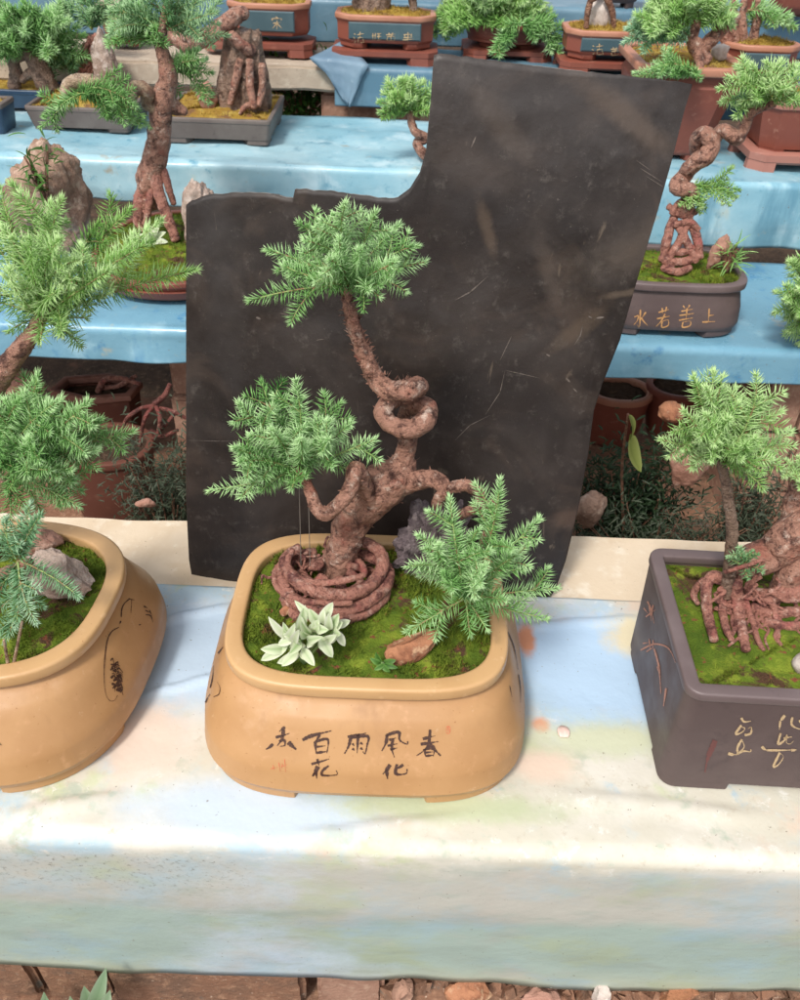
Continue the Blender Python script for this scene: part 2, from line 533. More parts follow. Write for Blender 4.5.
def make_pot(name, label, loc, W, D, H, kind='super', prm=4., prof=None, rimw=.014, rimh=.016, rimout=.004,
             body='tan', rim='tan_rim', moss='moss', soil=.012, feet=.012, footgap=.42, rz=0., group=None, blades=1500, dome=.006, cat='plant pot',
             rimprm=None, bl=.005, footin=.985):
    """W,D = rim outer size at the top; prof: list of (fraction of H, scale of W, scale of D)"""
    e = empty(name, loc, label, cat, group, rz)
    prof = prof or [(0, .9, .9), (.5, .96, .96), (1, 1, 1)]
    a, b = W / 2 - rimout, D / 2 - rimout
    z0 = feet
    zt = H - rimh
    sc = lambda p, f: (p * f if kind in ('round', 'cham') else p)
    rings = [ringz(kind, a * prof[0][1] * .97, b * prof[0][2] * .97, sc(prm, prof[0][1]), z0)]
    nsub = 5
    for i in range(len(prof) - 1):
        for k in range(nsub):
            t = k / nsub
            f = prof[i][0] * (1 - t) + prof[i + 1][0] * t
            sx = prof[i][1] * (1 - t) + prof[i + 1][1] * t
            sy = prof[i][2] * (1 - t) + prof[i + 1][2] * t
            if i == 0 and k == 0:
                f += .015
            rings.append(ringz(kind, a * sx, b * sy, sc(prm, sx), z0 + (zt - z0) * f))
    rings.append(ringz(kind, a * prof[-1][1], b * prof[-1][2], sc(prm, prof[-1][1]), zt))
    wl = rimw * .8
    rings.append(ringz(kind, a - wl, b - wl, max(prm - wl, .002) if kind in ('round',) else prm, zt))
    rings.append(ringz(kind, a - wl, b - wl, max(prm - wl, .002) if kind in ('round',) else prm, max(H - soil - .03, z0 + .004)))
    mb = MB()
    mb.loft(rings, True, True)
    ob = child('body', mb.me(), M[body], e)
    autosmooth(ob, 30)
    # rim: closed rounded section swept along the outline
    sec = []
    A, B = W / 2, D / 2
    hh = rimh
    rd = min(rimw, rimh) * .22
    for cx, cz, a0 in ((0 + rd, hh - rd, 90), (rimw - rd, hh - rd, 0), (rimw - rd, rd, -90), (rd, rd, -180)):
        for k in range(4):
            t = R(a0 + 90 - 30 * k) if False else R(a0 + 90 - 90 * k / 3)
            sec.append((cx + rd * math.cos(t), cz + rd * math.sin(t)))
    rr = []
    rp = rimprm or prm
    for off, z in sec:
        o_ = rimw - off            # off measured outward
        p_ = rp if kind not in ('round', 'cham') else max(rp - o_ * (.6 if kind == 'cham' else 1), .001)
        rr.append(ringz(kind, A - o_, B - o_, p_, H - hh + z))
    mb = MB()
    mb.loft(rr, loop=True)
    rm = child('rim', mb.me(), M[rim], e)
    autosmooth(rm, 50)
    # moss bed
    ai, bi = W / 2 - rimw * .85, D / 2 - rimw * .85
    pm = prm if kind not in ('round',) else max(prm - rimw, .002)
    child('moss', moss_mesh(kind, ai, bi, pm, H - soil, dome, blades, bl=bl), M[moss], e)
    # corner feet
    if feet > 0:
        a0, b0 = a * prof[0][1] * footin, b * prof[0][2] * footin
        ol = outline(kind, a0, b0, sc(prm, prof[0][1]), 96)
        for sx in (1, -1):
            for sy in (1, -1):
                q = [p for p in ol if p[0] * sx >= a0 * footgap - 1e-6 and p[1] * sy >= b0 * footgap - 1e-6]
                if len(q) < 2:
                    continue
                # order along the outline
                q.sort(key=lambda p: math.atan2(p[1] * sy / b0, p[0] * sx / a0))
                q = [(a0 * sx * 1.0 if kind != 'super' else q[0][0], b0 * sy * footgap)] + q + [(a0 * sx * footgap, b0 * sy if kind != 'super' else q[-1][1])]
                n = len(q)
                vs = []
                for z, s_ in ((0, .97), (.003, 1.0), (feet + .002, 1.0)):
                    vs += [Vector((x * s_, y * s_, z)) for x, y in q]
                    vs += [Vector((x * .80, y * .78, z)) for x, y in q]
                fs = []
                for lv in range(2):
                    o1, o2 = lv * 2 * n, (lv + 1) * 2 * n
                    for j in range(n - 1):
                        fs.append((o1 + j, o1 + j + 1, o2 + j + 1, o2 + j))
                        fs.append((o1 + n + j, o2 + n + j, o2 + n + j + 1, o1 + n + j + 1))
                    fs.append((o1, o2, o2 + n, o1 + n))
                    fs.append((o1 + n - 1, o1 + 2 * n - 1, o2 + 2 * n - 1, o2 + n - 1))
                for j in range(n - 1):
                    fs.append((j, n + j, n + j + 1, j + 1))
                    fs.append((4 * n + j, 4 * n + j + 1, 5 * n + j + 1, 5 * n + j))
                fo = child('foot', mesh(vs, fs), M[body], e)
                autosmooth(fo, 40)
    return e


def bvh_of(e):
    mw = Matrix.Translation(e.location) @ Matrix.Rotation(e.rotation_euler.z, 4, 'Z')
    vs, fs = [], []
    for c in e.children if e.type == 'EMPTY' else [e]:
        if c.name.split('.')[0] in ('body', 'rim', 'panel') or e.type != 'EMPTY':
            k = len(vs)
            vs += [mw @ v.co for v in c.data.vertices]
            fs += [tuple(i + k for i in p.vertices) for p in c.data.polygons]
    return BVHTree.FromPolygons(vs, fs), mw


def brush(name, e, strokes, m, org=(0, 0), k=1., w=1.5, lift=.0006, thin=.45, label=None, seed=1):
    """brush strokes (photo pixels = org + xy/k) laid on the surface of a pot: thin raised paint"""
    tree, mw = bvh_of(e)
    inv = mw.inverted()
    rnd = random.Random(seed)
    vs, fs = [], []
    for st in strokes:
        ww = w
        if isinstance(st[0], (int, float)):
            ww, st = w * st[0], st[1:]
        pts = [(org[0] + x / k, org[1] + y / k) for x, y in st]
        # resample
        seg = []
        for i in range(len(pts) - 1):
            p0 = pts[i - 1] if i else pts[i]
            p1, p2 = pts[i], pts[i + 1]
            p3 = pts[i + 2] if i + 2 < len(pts) else p2
            n = max(3, int(math.dist(p1, p2) / .9))
            for q in range(n):
                t = q / n
                f = lambda a, b_, c, d: .5 * (2 * b_ + (c - a) * t + (2 * a - 5 * b_ + 4 * c - d) * t * t + (3 * b_ - a - 3 * c + d) * t ** 3)
                seg.append((f(p0[0], p1[0], p2[0], p3[0]), f(p0[1], p1[1], p2[1], p3[1])))
        seg.append(pts[-1])
        n = len(seg)
        base = None
        prev = None
        for i, (x, y) in enumerate(seg):
            a_, b_ = seg[max(i - 1, 0)], seg[min(i + 1, n - 1)]
            dx, dy = b_[0] - a_[0], b_[1] - a_[1]
            L = math.hypot(dx, dy) or 1
            t = i / max(n - 1, 1)
            wd = ww * (.5 + .5 * math.sin(math.pi * min(1, t * 1.15 + .18)) - thin * .5 * t + .18 * rnd.uniform(-1, 1))
            wd = max(wd, .25)
            row = []
            for s_ in (-1, 1):
                d = ray(x - dy / L * wd / 2 * s_, y + dx / L * wd / 2 * s_)
                h, nr, _, _ = tree.ray_cast(CAM, d)
                if h is None:
                    row = None
                    break
                if nr.dot(d) > 0:
                    nr = -nr
                row.append(inv @ (h + nr * lift))
            if row is None or (prev is not None and (row[0] - prev[0]).length > .02):
                prev = None
                if row is None:
                    continue
            k0 = len(vs)
            vs += row
            if prev is not None:
                fs.append((k0 - 2, k0, k0 + 1, k0 - 1))
            prev = row
    if not fs:
        return None
    o = child(name, mesh(vs, fs), m, e)
    if label:
        o['label'] = label
    return o


# ------------------------------------------------------------------ foliage
class Fol:
    def __init__(s, seed=0, skip=.6):
        s.skip = skip
        s.rg = np.random.default_rng(seed)
        s.B, s.D, s.L, s.W, s.Tn = [], [], [], [], []
        s.st = MB()
        s.tubes = []

    def sprig(s, p0, p1, nl, bend, nrm, spacing=.0024, m=5, side=True, depth=0, tint=.5, w=.00075, flat=.5, side_gap=.02):
        p0, p1 = np.array(p0, float), np.array(p1, float)
        L = np.linalg.norm(p1 - p0)
        if L < .004:
            return
        n = max(4, int(L / spacing))
        t = np.linspace(0, 1, n)[:, None]
        c = (p0 + p1) / 2 + np.array(bend, float)
        pts = (1 - t) ** 2 * p0 + 2 * t * (1 - t) * c + t * t * p1
        T = np.gradient(pts, axis=0)
        T /= np.linalg.norm(T, axis=1)[:, None] + 1e-9
        nr = np.array(nrm, float)
        Sd = np.cross(T, nr)
        Sd /= np.linalg.norm(Sd, axis=1)[:, None] + 1e-9
        N = np.cross(Sd, T)
        start = 0.10 if depth == 0 else .02
        for j in range(m):
            ph = np.arange(n) * 2.39996 * .37 + j * 2 * np.pi / m + s.rg.normal(0, .28, n)
            al = np.radians(68 + s.rg.normal(0, 7, n)) * (1 - .45 * np.clip((t[:, 0] - .8) / .2, 0, 1))
            dd = T * np.cos(al)[:, None] + (Sd * np.cos(ph)[:, None] + N * (np.sin(ph) * flat)[:, None]) * np.sin(al)[:, None]
            dd /= np.linalg.norm(dd, axis=1)[:, None]
            ln = nl * (.72 + .4 * np.sin(np.pi * np.clip(t[:, 0] * .85 + .12, 0, 1))) * s.rg.uniform(.8, 1.15, n)
            ln *= (1 - .38 * np.clip((t[:, 0] - .82) / .18, 0, 1))
            keep = t[:, 0] >= start
            s.B.append(pts[keep]); s.D.append(dd[keep]); s.L.append(ln[keep])
            s.W.append(np.full(keep.sum(), w))
            s.Tn.append(np.clip(tint + .28 * (t[keep, 0] - .4) + s.rg.normal(0, .09, keep.sum()), 0, 1))
        # tip tuft
        q = 8
        dd = T[-1] + s.rg.normal(0, .5, (q, 3))
        dd /= np.linalg.norm(dd, axis=1)[:, None]
        s.B.append(np.repeat(pts[-1:], q, 0)); s.D.append(dd); s.L.append(np.full(q, nl * .6)); s.W.append(np.full(q, w)); s.Tn.append(np.full(q, min(1, tint + .28)))
        s.tubes.append((pts[:: max(1, n // 7)], .0012 if depth == 0 else .0008))
        if side and depth < 2:
            k = int(L / side_gap)
            for i in range(1, k + 1):
                f = .16 + .74 * i / (k + 1)
                idx = min(n - 1, int(f * n))
                for sg in (1, -1):
                    if s.rg.random() < s.skip:
                        continue
                    ll = L * .40 * (1 - f) + nl * 1.0
                    ll *= s.rg.uniform(.7, 1.15)
                    d = T[idx] * .72 + Sd[idx] * sg * .75 + N[idx] * s.rg.normal(.1, .22)
                    d /= np.linalg.norm(d)
                    s.sprig(pts[idx], pts[idx] + d * ll, nl * .92, T[idx] * ll * .12, N[idx] + s.rg.normal(0, .15, 3), spacing, m, False, 1,
                            float(np.clip(tint + s.rg.normal(0, .1), 0, 1)), w, flat, side_gap)

    def build(s, name, m, parent, stem='shoot'):
        B, D, L, W, Tn = (np.concatenate(x) for x in (s.B, s.D, s.L, s.W, s.Tn))
        n = len(B)
        ref = np.where(np.abs(D[:, 2:3]) < .9, np.array([[0, 0, 1.]]), np.array([[1., 0, 0]]))
        U = np.cross(D, ref); U /= np.linalg.norm(U, axis=1)[:, None]
        V = np.cross(D, U)
        # each needle: tapered three-sided blade, a little curved
        tip = B + D * L[:, None]
        tip[:, 2] += .06 * L
        mid = B + D * (L * .45)[:, None]
        verts = np.empty((n, 7, 3), np.float32)
        for j in range(3):
            a = 2 * np.pi * j / 3
            r = U * math.cos(a) + V * math.sin(a)
            verts[:, j] = B + r * (W * .55)[:, None]
            verts[:, 3 + j] = mid + r * W[:, None]
        verts[:, 6] = tip
        base = np.arange(n, dtype=np.int32)[:, None] * 7
        quads = np.array([[0, 1, 4, 3], [1, 2, 5, 4], [2, 0, 3, 5]], np.int32)
        tris = np.array([[3, 4, 6], [4, 5, 6], [5, 3, 6]], np.int32)
        qi = (base[:, :, None] + quads[None]).reshape(-1)
        ti = (base[:, :, None] + tris[None]).reshape(-1)
        tint = np.repeat(Tn, 7).reshape(n, 7)
        tint[:, :3] -= .22
        tint[:, 6] += .08
        # stems
        mb = MB()
        for pts, r in s.tubes:
            if len(pts) >= 2:
                mb.tube([Vector(p) for p in pts], [r * (1.1 - .6 * i / (len(pts) - 1)) for i in range(len(pts))], 4, step=6, cap=False)
        sv = np.array([tuple(v) for v in mb.v], np.float32).reshape(-1, 3)
        sf = np.array(mb.f, np.int32).reshape(-1, 4)
        nv = n * 7
        allv = np.concatenate([verts.reshape(-1, 3), sv])
        loops = np.concatenate([qi, ti, (sf + nv).reshape(-1)])
        nq, nt, ns = n * 3, n * 3, len(sf)
        starts = np.concatenate([np.arange(nq) * 4, nq * 4 + np.arange(nt) * 3, nq * 4 + nt * 3 + np.arange(ns) * 4]).astype(np.int32)
        me = bpy.data.meshes.new(name)
        me.vertices.add(len(allv)); me.vertices.foreach_set('co', allv.reshape(-1))
        me.loops.add(len(loops)); me.loops.foreach_set('vertex_index', loops)
        me.polygons.add(len(starts)); me.polygons.foreach_set('loop_start', starts)
        mi = np.concatenate([np.zeros(nq + nt), np.ones(ns)]).astype(np.int32)
        me.materials.append(m); me.materials.append(M[stem])
        me.polygons.foreach_set('material_index', mi)
        me.polygons.foreach_set('use_smooth', np.ones(len(starts), bool))
        me.update(calc_edges=True)
        me.validate()
        at = me.attributes.new('tint', 'FLOAT', 'POINT')
        at.data.foreach_set('value', np.clip(np.concatenate([tint.reshape(-1), np.full(len(sv), .2)]), 0, 1).astype(np.float32))
        o = bpy.data.objects.new(name, me)
        COL.objects.link(o)
        o.parent = parent
        o.matrix_parent_inverse = Matrix.Translation(parent.location).inverted()
        return o


def pad(parent, base, tips, Y, spread=.03, m='needle', nlpx=11, extra=0, seed=0, arch=.18, tint=.5, spacing=.0030, wpx=.62, mm=5, side_gap=.024, name='foliage', nrm=(0, -.75, .65), skip=.6):
    """fronds from base pixel to each tip pixel round the plane y = Y (their depths vary)"""
    fo = Fol(seed + 11, skip)
    rg = fo.rg
    b = P(base[0], base[1], Y)
    s_ = S(b)
    nl = nlpx * 1.22 / s_
    tl = list(tips)
    for _ in range(extra):
        i = rg.integers(0, len(tips))
        j = (i + 1) % len(tips)
        u, r = rg.random(), rg.uniform(.45, .92)
        tx = tips[i][0] * (1 - u) + tips[j][0] * u
        ty = tips[i][1] * (1 - u) + tips[j][1] * u
        tl.append((base[0] + (tx - base[0]) * r, base[1] + (ty - base[1]) * r))
    for i, tp in enumerate(tl):
        dy = tp[2] if len(tp) > 2 else float(rg.uniform(-1, .55)) * spread
        p1 = P(tp[0], tp[1], Y + dy)
        L = (p1 - b).length
        side = Vector((rg.normal(0, .09), rg.normal(-.03, .07), arch * rg.uniform(.2, 1.8))) * L
        fo.sprig(b, p1, nl, side, Vector(nrm) + Vector(rg.normal(0, .25, 3)), spacing, mm, True, 0, float(np.clip(tint + rg.normal(0, .14), 0, 1)), wpx / s_, .5, side_gap)
    return fo.build(name, M[m], parent)


def blob(parent, cx, cy, rx, ry, Y, n=14, base=None, seed=0, **kw):
    n = max(6, int(n * .85))
    """a bushy pad given as an ellipse in the photo"""
    rg = np.random.default_rng(seed + 5)
    base = base or (cx, cy + ry * .7)
    tips = []
    for i in range(n):
        a = math.pi * (1.12 - 1.24 * (i + .5) / n) if kw.get('_up', True) else 2 * math.pi * i / n
        r = rg.uniform(.82, 1.05)
        tips.append((cx + rx * r * math.cos(a), cy + (ry * .35) - ry * r * 1.2 * max(math.sin(a), -.45)))
    kw.pop('_up', None)
    kw['nlpx'] = kw.get('nlpx', 9) * 1.2
    kw['wpx'] = kw.get('wpx', .7) * .8
    kw['tint'] = kw.get('tint', .5) + .12
    kw.setdefault('skip', .72)
    kw['extra'] = kw.get('extra', 0) // 2 + 2
    return pad(parent, base, tips, Y, seed=seed, **kw)


def wtube(mb, pts, Y, lump=.16, lscale=70, nseg=14, seed=0, rs=1., soil=None):
    nseg = int(nseg * 1.5)
    lump *= .85
    """tube traced as (px, py, dY, radius in px)"""
    q, r = [], []
    for p in pts:
        yy = Y + p[2]
        if soil is not None:          # rest on the soil instead of sinking into it
            yy = min(yy, Pz(p[0], p[1], soil).y)
        v = P(p[0], p[1], yy)
        q.append(v)
        r.append(p[3] * rs / S(v))
    mb.tube(q, r, nseg, lump, lscale, seed)


def part(name, mb, m, parent, smooth=True):
    return link(name, mb.me(), M[m], parent, smooth)


def scales(mb, tube_pts, Y, n, r0, seed):
    """little bark flakes sticking out along a traced tube"""
    rg = random.Random(seed)
    for _ in range(n):
        i = rg.randrange(len(tube_pts) - 1)
        t = rg.random()
        a, b = tube_pts[i], tube_pts[i + 1]
        x, y, d, r = (a[k] * (1 - t) + b[k] * t for k in range(4))
        c = P(x, y, Y + d)
        s_ = S(c)
        dr = Vector((rg.gauss(0, 1), rg.gauss(-.4, .8), rg.gauss(0, 1))).normalized()
        p0 = c + dr * (r * .92 / s_)
        up = Vector((rg.gauss(0, .5), rg.gauss(0, .5), .8))
        p1 = p0 + (dr * .7 + up * .5) * (r0 * rg.uniform(.6, 1.5) / s_)
        w = r0 * .35 / s_
        sd = dr.cross(up).normalized() * w
        mb.add([p0 + sd, p0 - sd, p1, p0 + dr * w], [(0, 1, 2), (0, 2, 3), (1, 3, 2)])


def rock(name, label, c, size, m, seed=0, rot=(0, 0, 0), rough=.32, sub=4, cat='rock', freq=1.6, group=None, facet=.5):
    bm = bmesh.new()
    bmesh.ops.create_icosphere(bm, subdivisions=sub, radius=1)
    off = Vector((seed * 3.7, seed * 1.3, seed * 7.1))
    rg = random.Random(seed)
    planes = [(Vector((rg.gauss(0, 1), rg.gauss(0, 1), rg.gauss(0, 1))).normalized(), rg.uniform(.6, .9)) for _ in range(9)]
    for v in bm.verts:
        p = v.co.copy()
        for n_, d in planes:
            k = p.dot(n_) - d
            if k > 0:
                p -= n_ * k * facet * 1.6
        f = 1 + rough * noise.fractal(p * freq + off, .9, 2.1, 5) * .6 + rough * .3 * (abs(noise.noise(p * freq * 3 + off)) - .3)
        v.co = p * f
    rm = Matrix.Rotation(rot[2], 4, 'Z') @ Matrix.Rotation(rot[1], 4, 'Y') @ Matrix.Rotation(rot[0], 4, 'X')
    for v in bm.verts:
        v.co = rm @ Vector((v.co.x * size[0], v.co.y * size[1], v.co.z * size[2]))
    me = bpy.data.meshes.new(name)
    bm.to_mesh(me)
    bm.free()
    o = link(name, me, M[m])
    if facet > .6:
        autosmooth(o, 14)
    o.location = c
    return tag(o, label, cat, group)


def leaf(mb, tints, p0, p1, w, up=Vector((0, -.5, .8)), sag=.15, tint=.6, tip=1.):
    """a pointed oval leaf with a folded midrib"""
    p0, p1 = Vector(p0), Vector(p1)
    d = p1 - p0
    L = d.length
    sd = d.cross(up).normalized()
    n_ = sd.cross(d).normalized()
    k = 8
    vs, fs = [], []
    for i in range(k + 1):
        t = i / k
        ww = w * math.sin(math.pi * (t ** .85)) ** .7 * .5 + w * .02
        c = p0 + d * t + n_ * (sag * L * math.sin(math.pi * t))
        vs += [c + sd * ww + n_ * ww * .35, c, c - sd * ww + n_ * ww * .35]
    for i in range(k):
        a = i * 3
        fs += [(a, a + 1, a + 4, a + 3), (a + 1, a + 2, a + 5, a + 4)]
    mb.add(vs, fs)
    for i in range(k + 1):
        tints += [tint + .1, tint - .45, tint + .1]


def leaf_obj(name, mb, tints, m, parent):
    me = mb.me()
    at = me.attributes.new('tint', 'FLOAT', 'POINT')
    at.data.foreach_set('value', np.clip(np.array(tints, np.float32), 0, 1))
    return link(name, me, M[m], parent)


def bush(name, label, c, size, m, n=500, ls=.02, seed=0, cat='shrub', group=None, stems=8, narrow=.35):
    """broad leaved or scaly shrub: stems with many small leaves through its volume"""
    rg = random.Random(seed)
    e = empty(name, (c[0], c[1], c[2]), label, cat, group)
    st = MB()
    tips = []
    for i in range(stems):
        a = rg.random() * 6.283
        r = math.sqrt(rg.random())
        p = Vector(c) + Vector((math.cos(a) * r * size[0], math.sin(a) * r * size[1], size[2] * rg.uniform(.55, 1)))
        mid = Vector(c) + (p - Vector(c)) * .5 + Vector((0, 0, .1 * size[2]))
        st.tube([Vector(c), mid, p], [ls * .12, ls * .1, ls * .05], 5, step=4)
        tips.append((Vector(c), mid, p))
    part('stem', st, 'bark_thin', e)
    mb, ti = MB(), []
    for _ in range(n):
        a_, b_, c_ = rg.choice(tips)
        t = rg.uniform(.25, 1)
        q = a_ * (1 - t) ** 2 + b_ * 2 * t * (1 - t) + c_ * t * t
        q += Vector((rg.gauss(0, 1) * size[0], rg.gauss(0, 1) * size[1], rg.gauss(0, 1) * size[2])) * .16
        d = Vector((rg.gauss(0, 1), rg.gauss(-.2, 1), rg.gauss(.2, .7))).normalized()
        leaf(mb, ti, q, q + d * ls * rg.uniform(.6, 1.3), ls * narrow, Vector((rg.gauss(0, .4), -.3, 1)), .1, rg.uniform(.15, .95))
    leaf_obj('foliage', mb, ti, m, e)
    return e


# ------------------------------------------------------------------ levels
Z1, Z2, Z3, Z4, Z5 = .42, .59, .72, .83, .93
GZ = -.15
XW = 1.9


def slab(name, label, y0, y1, z, th, m, x0=-XW, x1=XW, cat='shelf'):
    bm = bmesh.new()
    bmesh.ops.create_cube(bm, size=1)
    for v in bm.verts:
        v.co = Vector(((v.co.x + .5) * (x1 - x0) + x0, (v.co.y + .5) * (y1 - y0) + y0, (v.co.z + .5) * th + z - th))
    bmesh.ops.subdivide_edges(bm, edges=[e for e in bm.edges if abs(e.verts[0].co.x - e.verts[1].co.x) > .5], cuts=120, use_grid_fill=True)
    bmesh.ops.bevel(bm, geom=[e for e in bm.edges if len(e.link_faces) == 2 and e.calc_face_angle(0) > 1], offset=.006, segments=2, affect='EDGES')
    for v in bm.verts:
        p = v.co
        k = .004 * noise.noise(p * 9) + .002 * noise.noise(p * 30)
        v.co.z += k
        v.co.y += .004 * noise.noise(p * 11 + Vector((5, 0, 0)))
    me = bpy.data.meshes.new(name)
    bm.to_mesh(me)
    bm.free()
    o = link(name, me, M[m])
    autosmooth(o, 40)
    return tag(o, label, cat, 'concrete shelves of the plant stand')


def drape(name, label, yb, yf, z, drop, m, x0=-XW, x1=XW, wav=.010, seed=0, nx=240, inset=.0, thick=.0016, wr=.003, slabth=.06, cat='plastic sheet', lift=.006, folds=(), ny=26):
    """sheet lying on a shelf and hanging over its front edge with a wavy hem"""
    path = []
    for i in range(ny):
        path.append((yb + (yf + .004 - yb) * i / (ny - 1), z + lift, 0))
    for k in range(1, 6):
        a = R(90 * k / 5)
        path.append((yf + .004 - .012 * math.sin(a), z + lift - .012 * (1 - math.cos(a)), .1))
    nd = 18
    for i in range(1, nd + 1):
        t = i / nd
        dd = t * (drop - .012)
        iy = inset * max(0, (dd - slabth) / max(drop - slabth, 1e-4)) if drop > slabth else 0
        path.append((yf - .008 + iy, z + lift - .012 - dd, .1 + .9 * t))
    n = len(path)
    vs, fs = [], []
    off = Vector((seed * 5.1, 3.3, 1.7))
    for i in range(nx + 1):
        x = x0 + (x1 - x0) * i / nx
        hem = wav * (noise.noise(Vector((x * 5, seed, 0))) + .5 * noise.noise(Vector((x * 13, seed, 4))))
        for (y, zz, t) in path:
            p = Vector((x, y, zz))
            w = wr * (noise.noise(Vector((x * 4, y * 9, zz * 9)) + off) + .45 * noise.noise(Vector((x * 11 + y * 9, y * 22 - x * 3, zz * 20)) + off))
            if t > 0:
                p.y += -abs(w) * 1.1 * (.3 + t) + .012 * t * t * noise.noise(Vector((x * 8, seed + 9, 0)))
                p.z += hem * t
            else:
                p.z += max(w, -lift * .6)
                for (ax_, ay_, bx_, by_, fh, fw) in folds:
                    vx, vy = bx_ - ax_, by_ - ay_
                    ll = vx * vx + vy * vy
                    tt = ((x - ax_) * vx + (y - ay_) * vy) / ll
                    if -.1 < tt < 1.1:
                        sd_ = ((x - ax_) * vy - (y - ay_) * vx) / math.sqrt(ll) + .003 * noise.noise(Vector((x * 30, y * 30, 2)))
                        en = min(1, max(0, (tt + .1) / .3)) * min(1, max(0, (1.1 - tt) / .3))
                        p.z += fh * en * math.exp(-(sd_ / fw) ** 2) * (1 if sd_ > 0 else math.exp(-(sd_ / fw * 1.6) ** 2))
            vs.append(p)
    for i in range(nx):
        for j in range(n - 1):
            a = i * n + j
            fs.append((a, a + 1, a + n + 1, a + n))
    o = link(name, mesh(vs, fs), m)
    sm = o.modifiers.new('thick', 'SOLIDIFY')
    sm.thickness = thick
    sm.offset = 1
    return tag(o, label, cat, 'plastic sheets over the shelves')


# ground
g = MB()
N_ = 90
for j in range(N_ + 1):
    for i in range(N_ + 1):
        x, y = -60 + 120 * i / N_, -20 + 120 * j / N_
        g.v.append(Vector((x, y, GZ)))
for j in range(N_):
    for i in range(N_):
        a = j * (N_ + 1) + i
        g.f.append((a, a + 1, a + N_ + 2, a + N_ + 1))
tag(link('ground', g.me(), M['soil']), None, None, None, 'structure')

px = lambda x, y, z=Z1: tuple(Pz(x, y, z))[:2]
b1 = px(610, 672)
sp = []
sp.append((*px(600, 668), .115, .105, (.42, .57, .74), .35, .5, 9))          # blue worn patch between the pots
sp.append((*px(195, 660), .085, .10, (.46, .58, .71), .4, .6, 10))           # bluish strip between tan pots
sp.append((*px(260, 815), .13, .035, (.50, .58, .66), .5, .8, 12))
sp.append((*px(150, 745), .05, .05, (.66, .54, .45), .5, .7, 20))            # brown dust by left pot
sp.append((*px(525, 645), .012, .026, (.62, .27, .15), .45, .8, 40))         # rust smears
sp.append((*px(540, 730), .010, .010, (.64, .32, .2), .5, .6, 50))
sp.append((*px(545, 770), .035, .022, (.64, .51, .41), .6, .8, 30))
sp.append((*px(610, 745), .10, .022, (.53, .55, .40), .6, .9, 24))           # algae
sp.append((*px(440, 812), .12, .018, (.46, .50, .33), .6, .9, 26))
sp.append((*px(640, 640), .045, .04, (.66, .58, .40), .5, .8, 30))
M['sheet1'] = plastic_mat('weathered_pale_sheet', (.56, .53, .44),
    [(5, .45, .62, (.63, .60, .53)), (6, .46, .60, (.40, .52, .58)), (7, .53, .64, (.50, .54, .34)), (9, .54, .68, (.62, .49, .38)), (45, .52, .75, (.54, .53, .45)), (22, .58, .7, (.43, .47, .38)), (60, .55, .7, (.50, .45, .36), dict(detail=9, rough=.75)), (34, .57, .66, (.68, .66, .60), dict(detail=9, rough=.75)), (12, .60, .72, (.36, .48, .55), dict(detail=9, rough=.7))],
    sp, (.52, .75), [(.375, .412, (.46, .45, .40), 22, .05), (.265, .31, (.36, .45, .40), 9, .07), (.08, .15, (.44, .48, .38), 9, .07)],
    band=True)
BL = [(4, .40, .62, (.34, .53, .60)), (11, .52, .70, (.44, .60, .66)), (30, .58, .75, (.10, .29, .40)), (8, .60, .74, (.42, .50, .46)), (13, .56, .72, (.13, .29, .38), dict(stretch=(1, 1, .2), detail=7)), (19, .62, .74, (.34, .33, .27))]
M['sheet2'] = plastic_mat('sky_blue_sheet', (.15, .32, .43), [(4, .45, .66, (.18, .37, .48)), (11, .56, .74, (.26, .45, .55)), (30, .58, .75, (.07, .22, .38)), (13, .56, .72, (.08, .24, .42), dict(stretch=(1, 1, .2), detail=7)), (17, .62, .74, (.33, .37, .33))], (), (.25, .42))
M['sheet3'] = plastic_mat('pale_blue_sheet', (.22, .42, .51), BL, (), (.28, .45))
M['sheet4'] = plastic_mat('slate_blue_sheet', (.085, .175, .245), [(5, .42, .66, (.12, .22, .29)), (20, .58, .75, (.19, .28, .34)), (13, .56, .72, (.06, .12, .17), dict(stretch=(1, 1, .2), detail=7))], (), (.3, .5))
M['rag'] = plastic_mat('grey_blue_cloth', (.17, .26, .34), [(9, .42, .66, (.12, .20, .28)), (30, .6, .75, (.26, .35, .42))], (), (.5, .7))

# level 1
slab('concrete_shelf', 'wide pale concrete ledge under the front row of pots, bare along its back edge', .492, 1.02, Z1, .11, 'concrete_pale')
drape('plastic_sheet', 'weathered pale blue and cream sheet on the front ledge, hanging over its front', .866, .489, Z1, .350, M['sheet1'], wav=.022, seed=1, inset=.02, slabth=.12, lift=.005, thick=.004, wr=.003, nx=700, ny=90,
      folds=[(*px(95, 640), *px(236, 608), .006, .008), (*px(150, 700), *px(240, 676), .005, .006), (*px(520, 632), *px(640, 622), .004, .008), (*px(10, 820), *px(120, 800), .004, .012), (*px(560, 800), *px(760, 820), .003, .014), (*px(300, 840), *px(460, 822), .003, .010)])
# level 2
slab('concrete_shelf', 'concrete ledge of the second row, behind the black rubber sheet', 1.325, 1.70, Z2, .055, 'concrete')
drape('plastic_sheet', 'bright sky blue sheet on the second row ledge behind the rubber sheet', 1.70, 1.320, Z2, .062, M['sheet2'], wav=.005, seed=2, slabth=.055, wr=.004, nx=420)
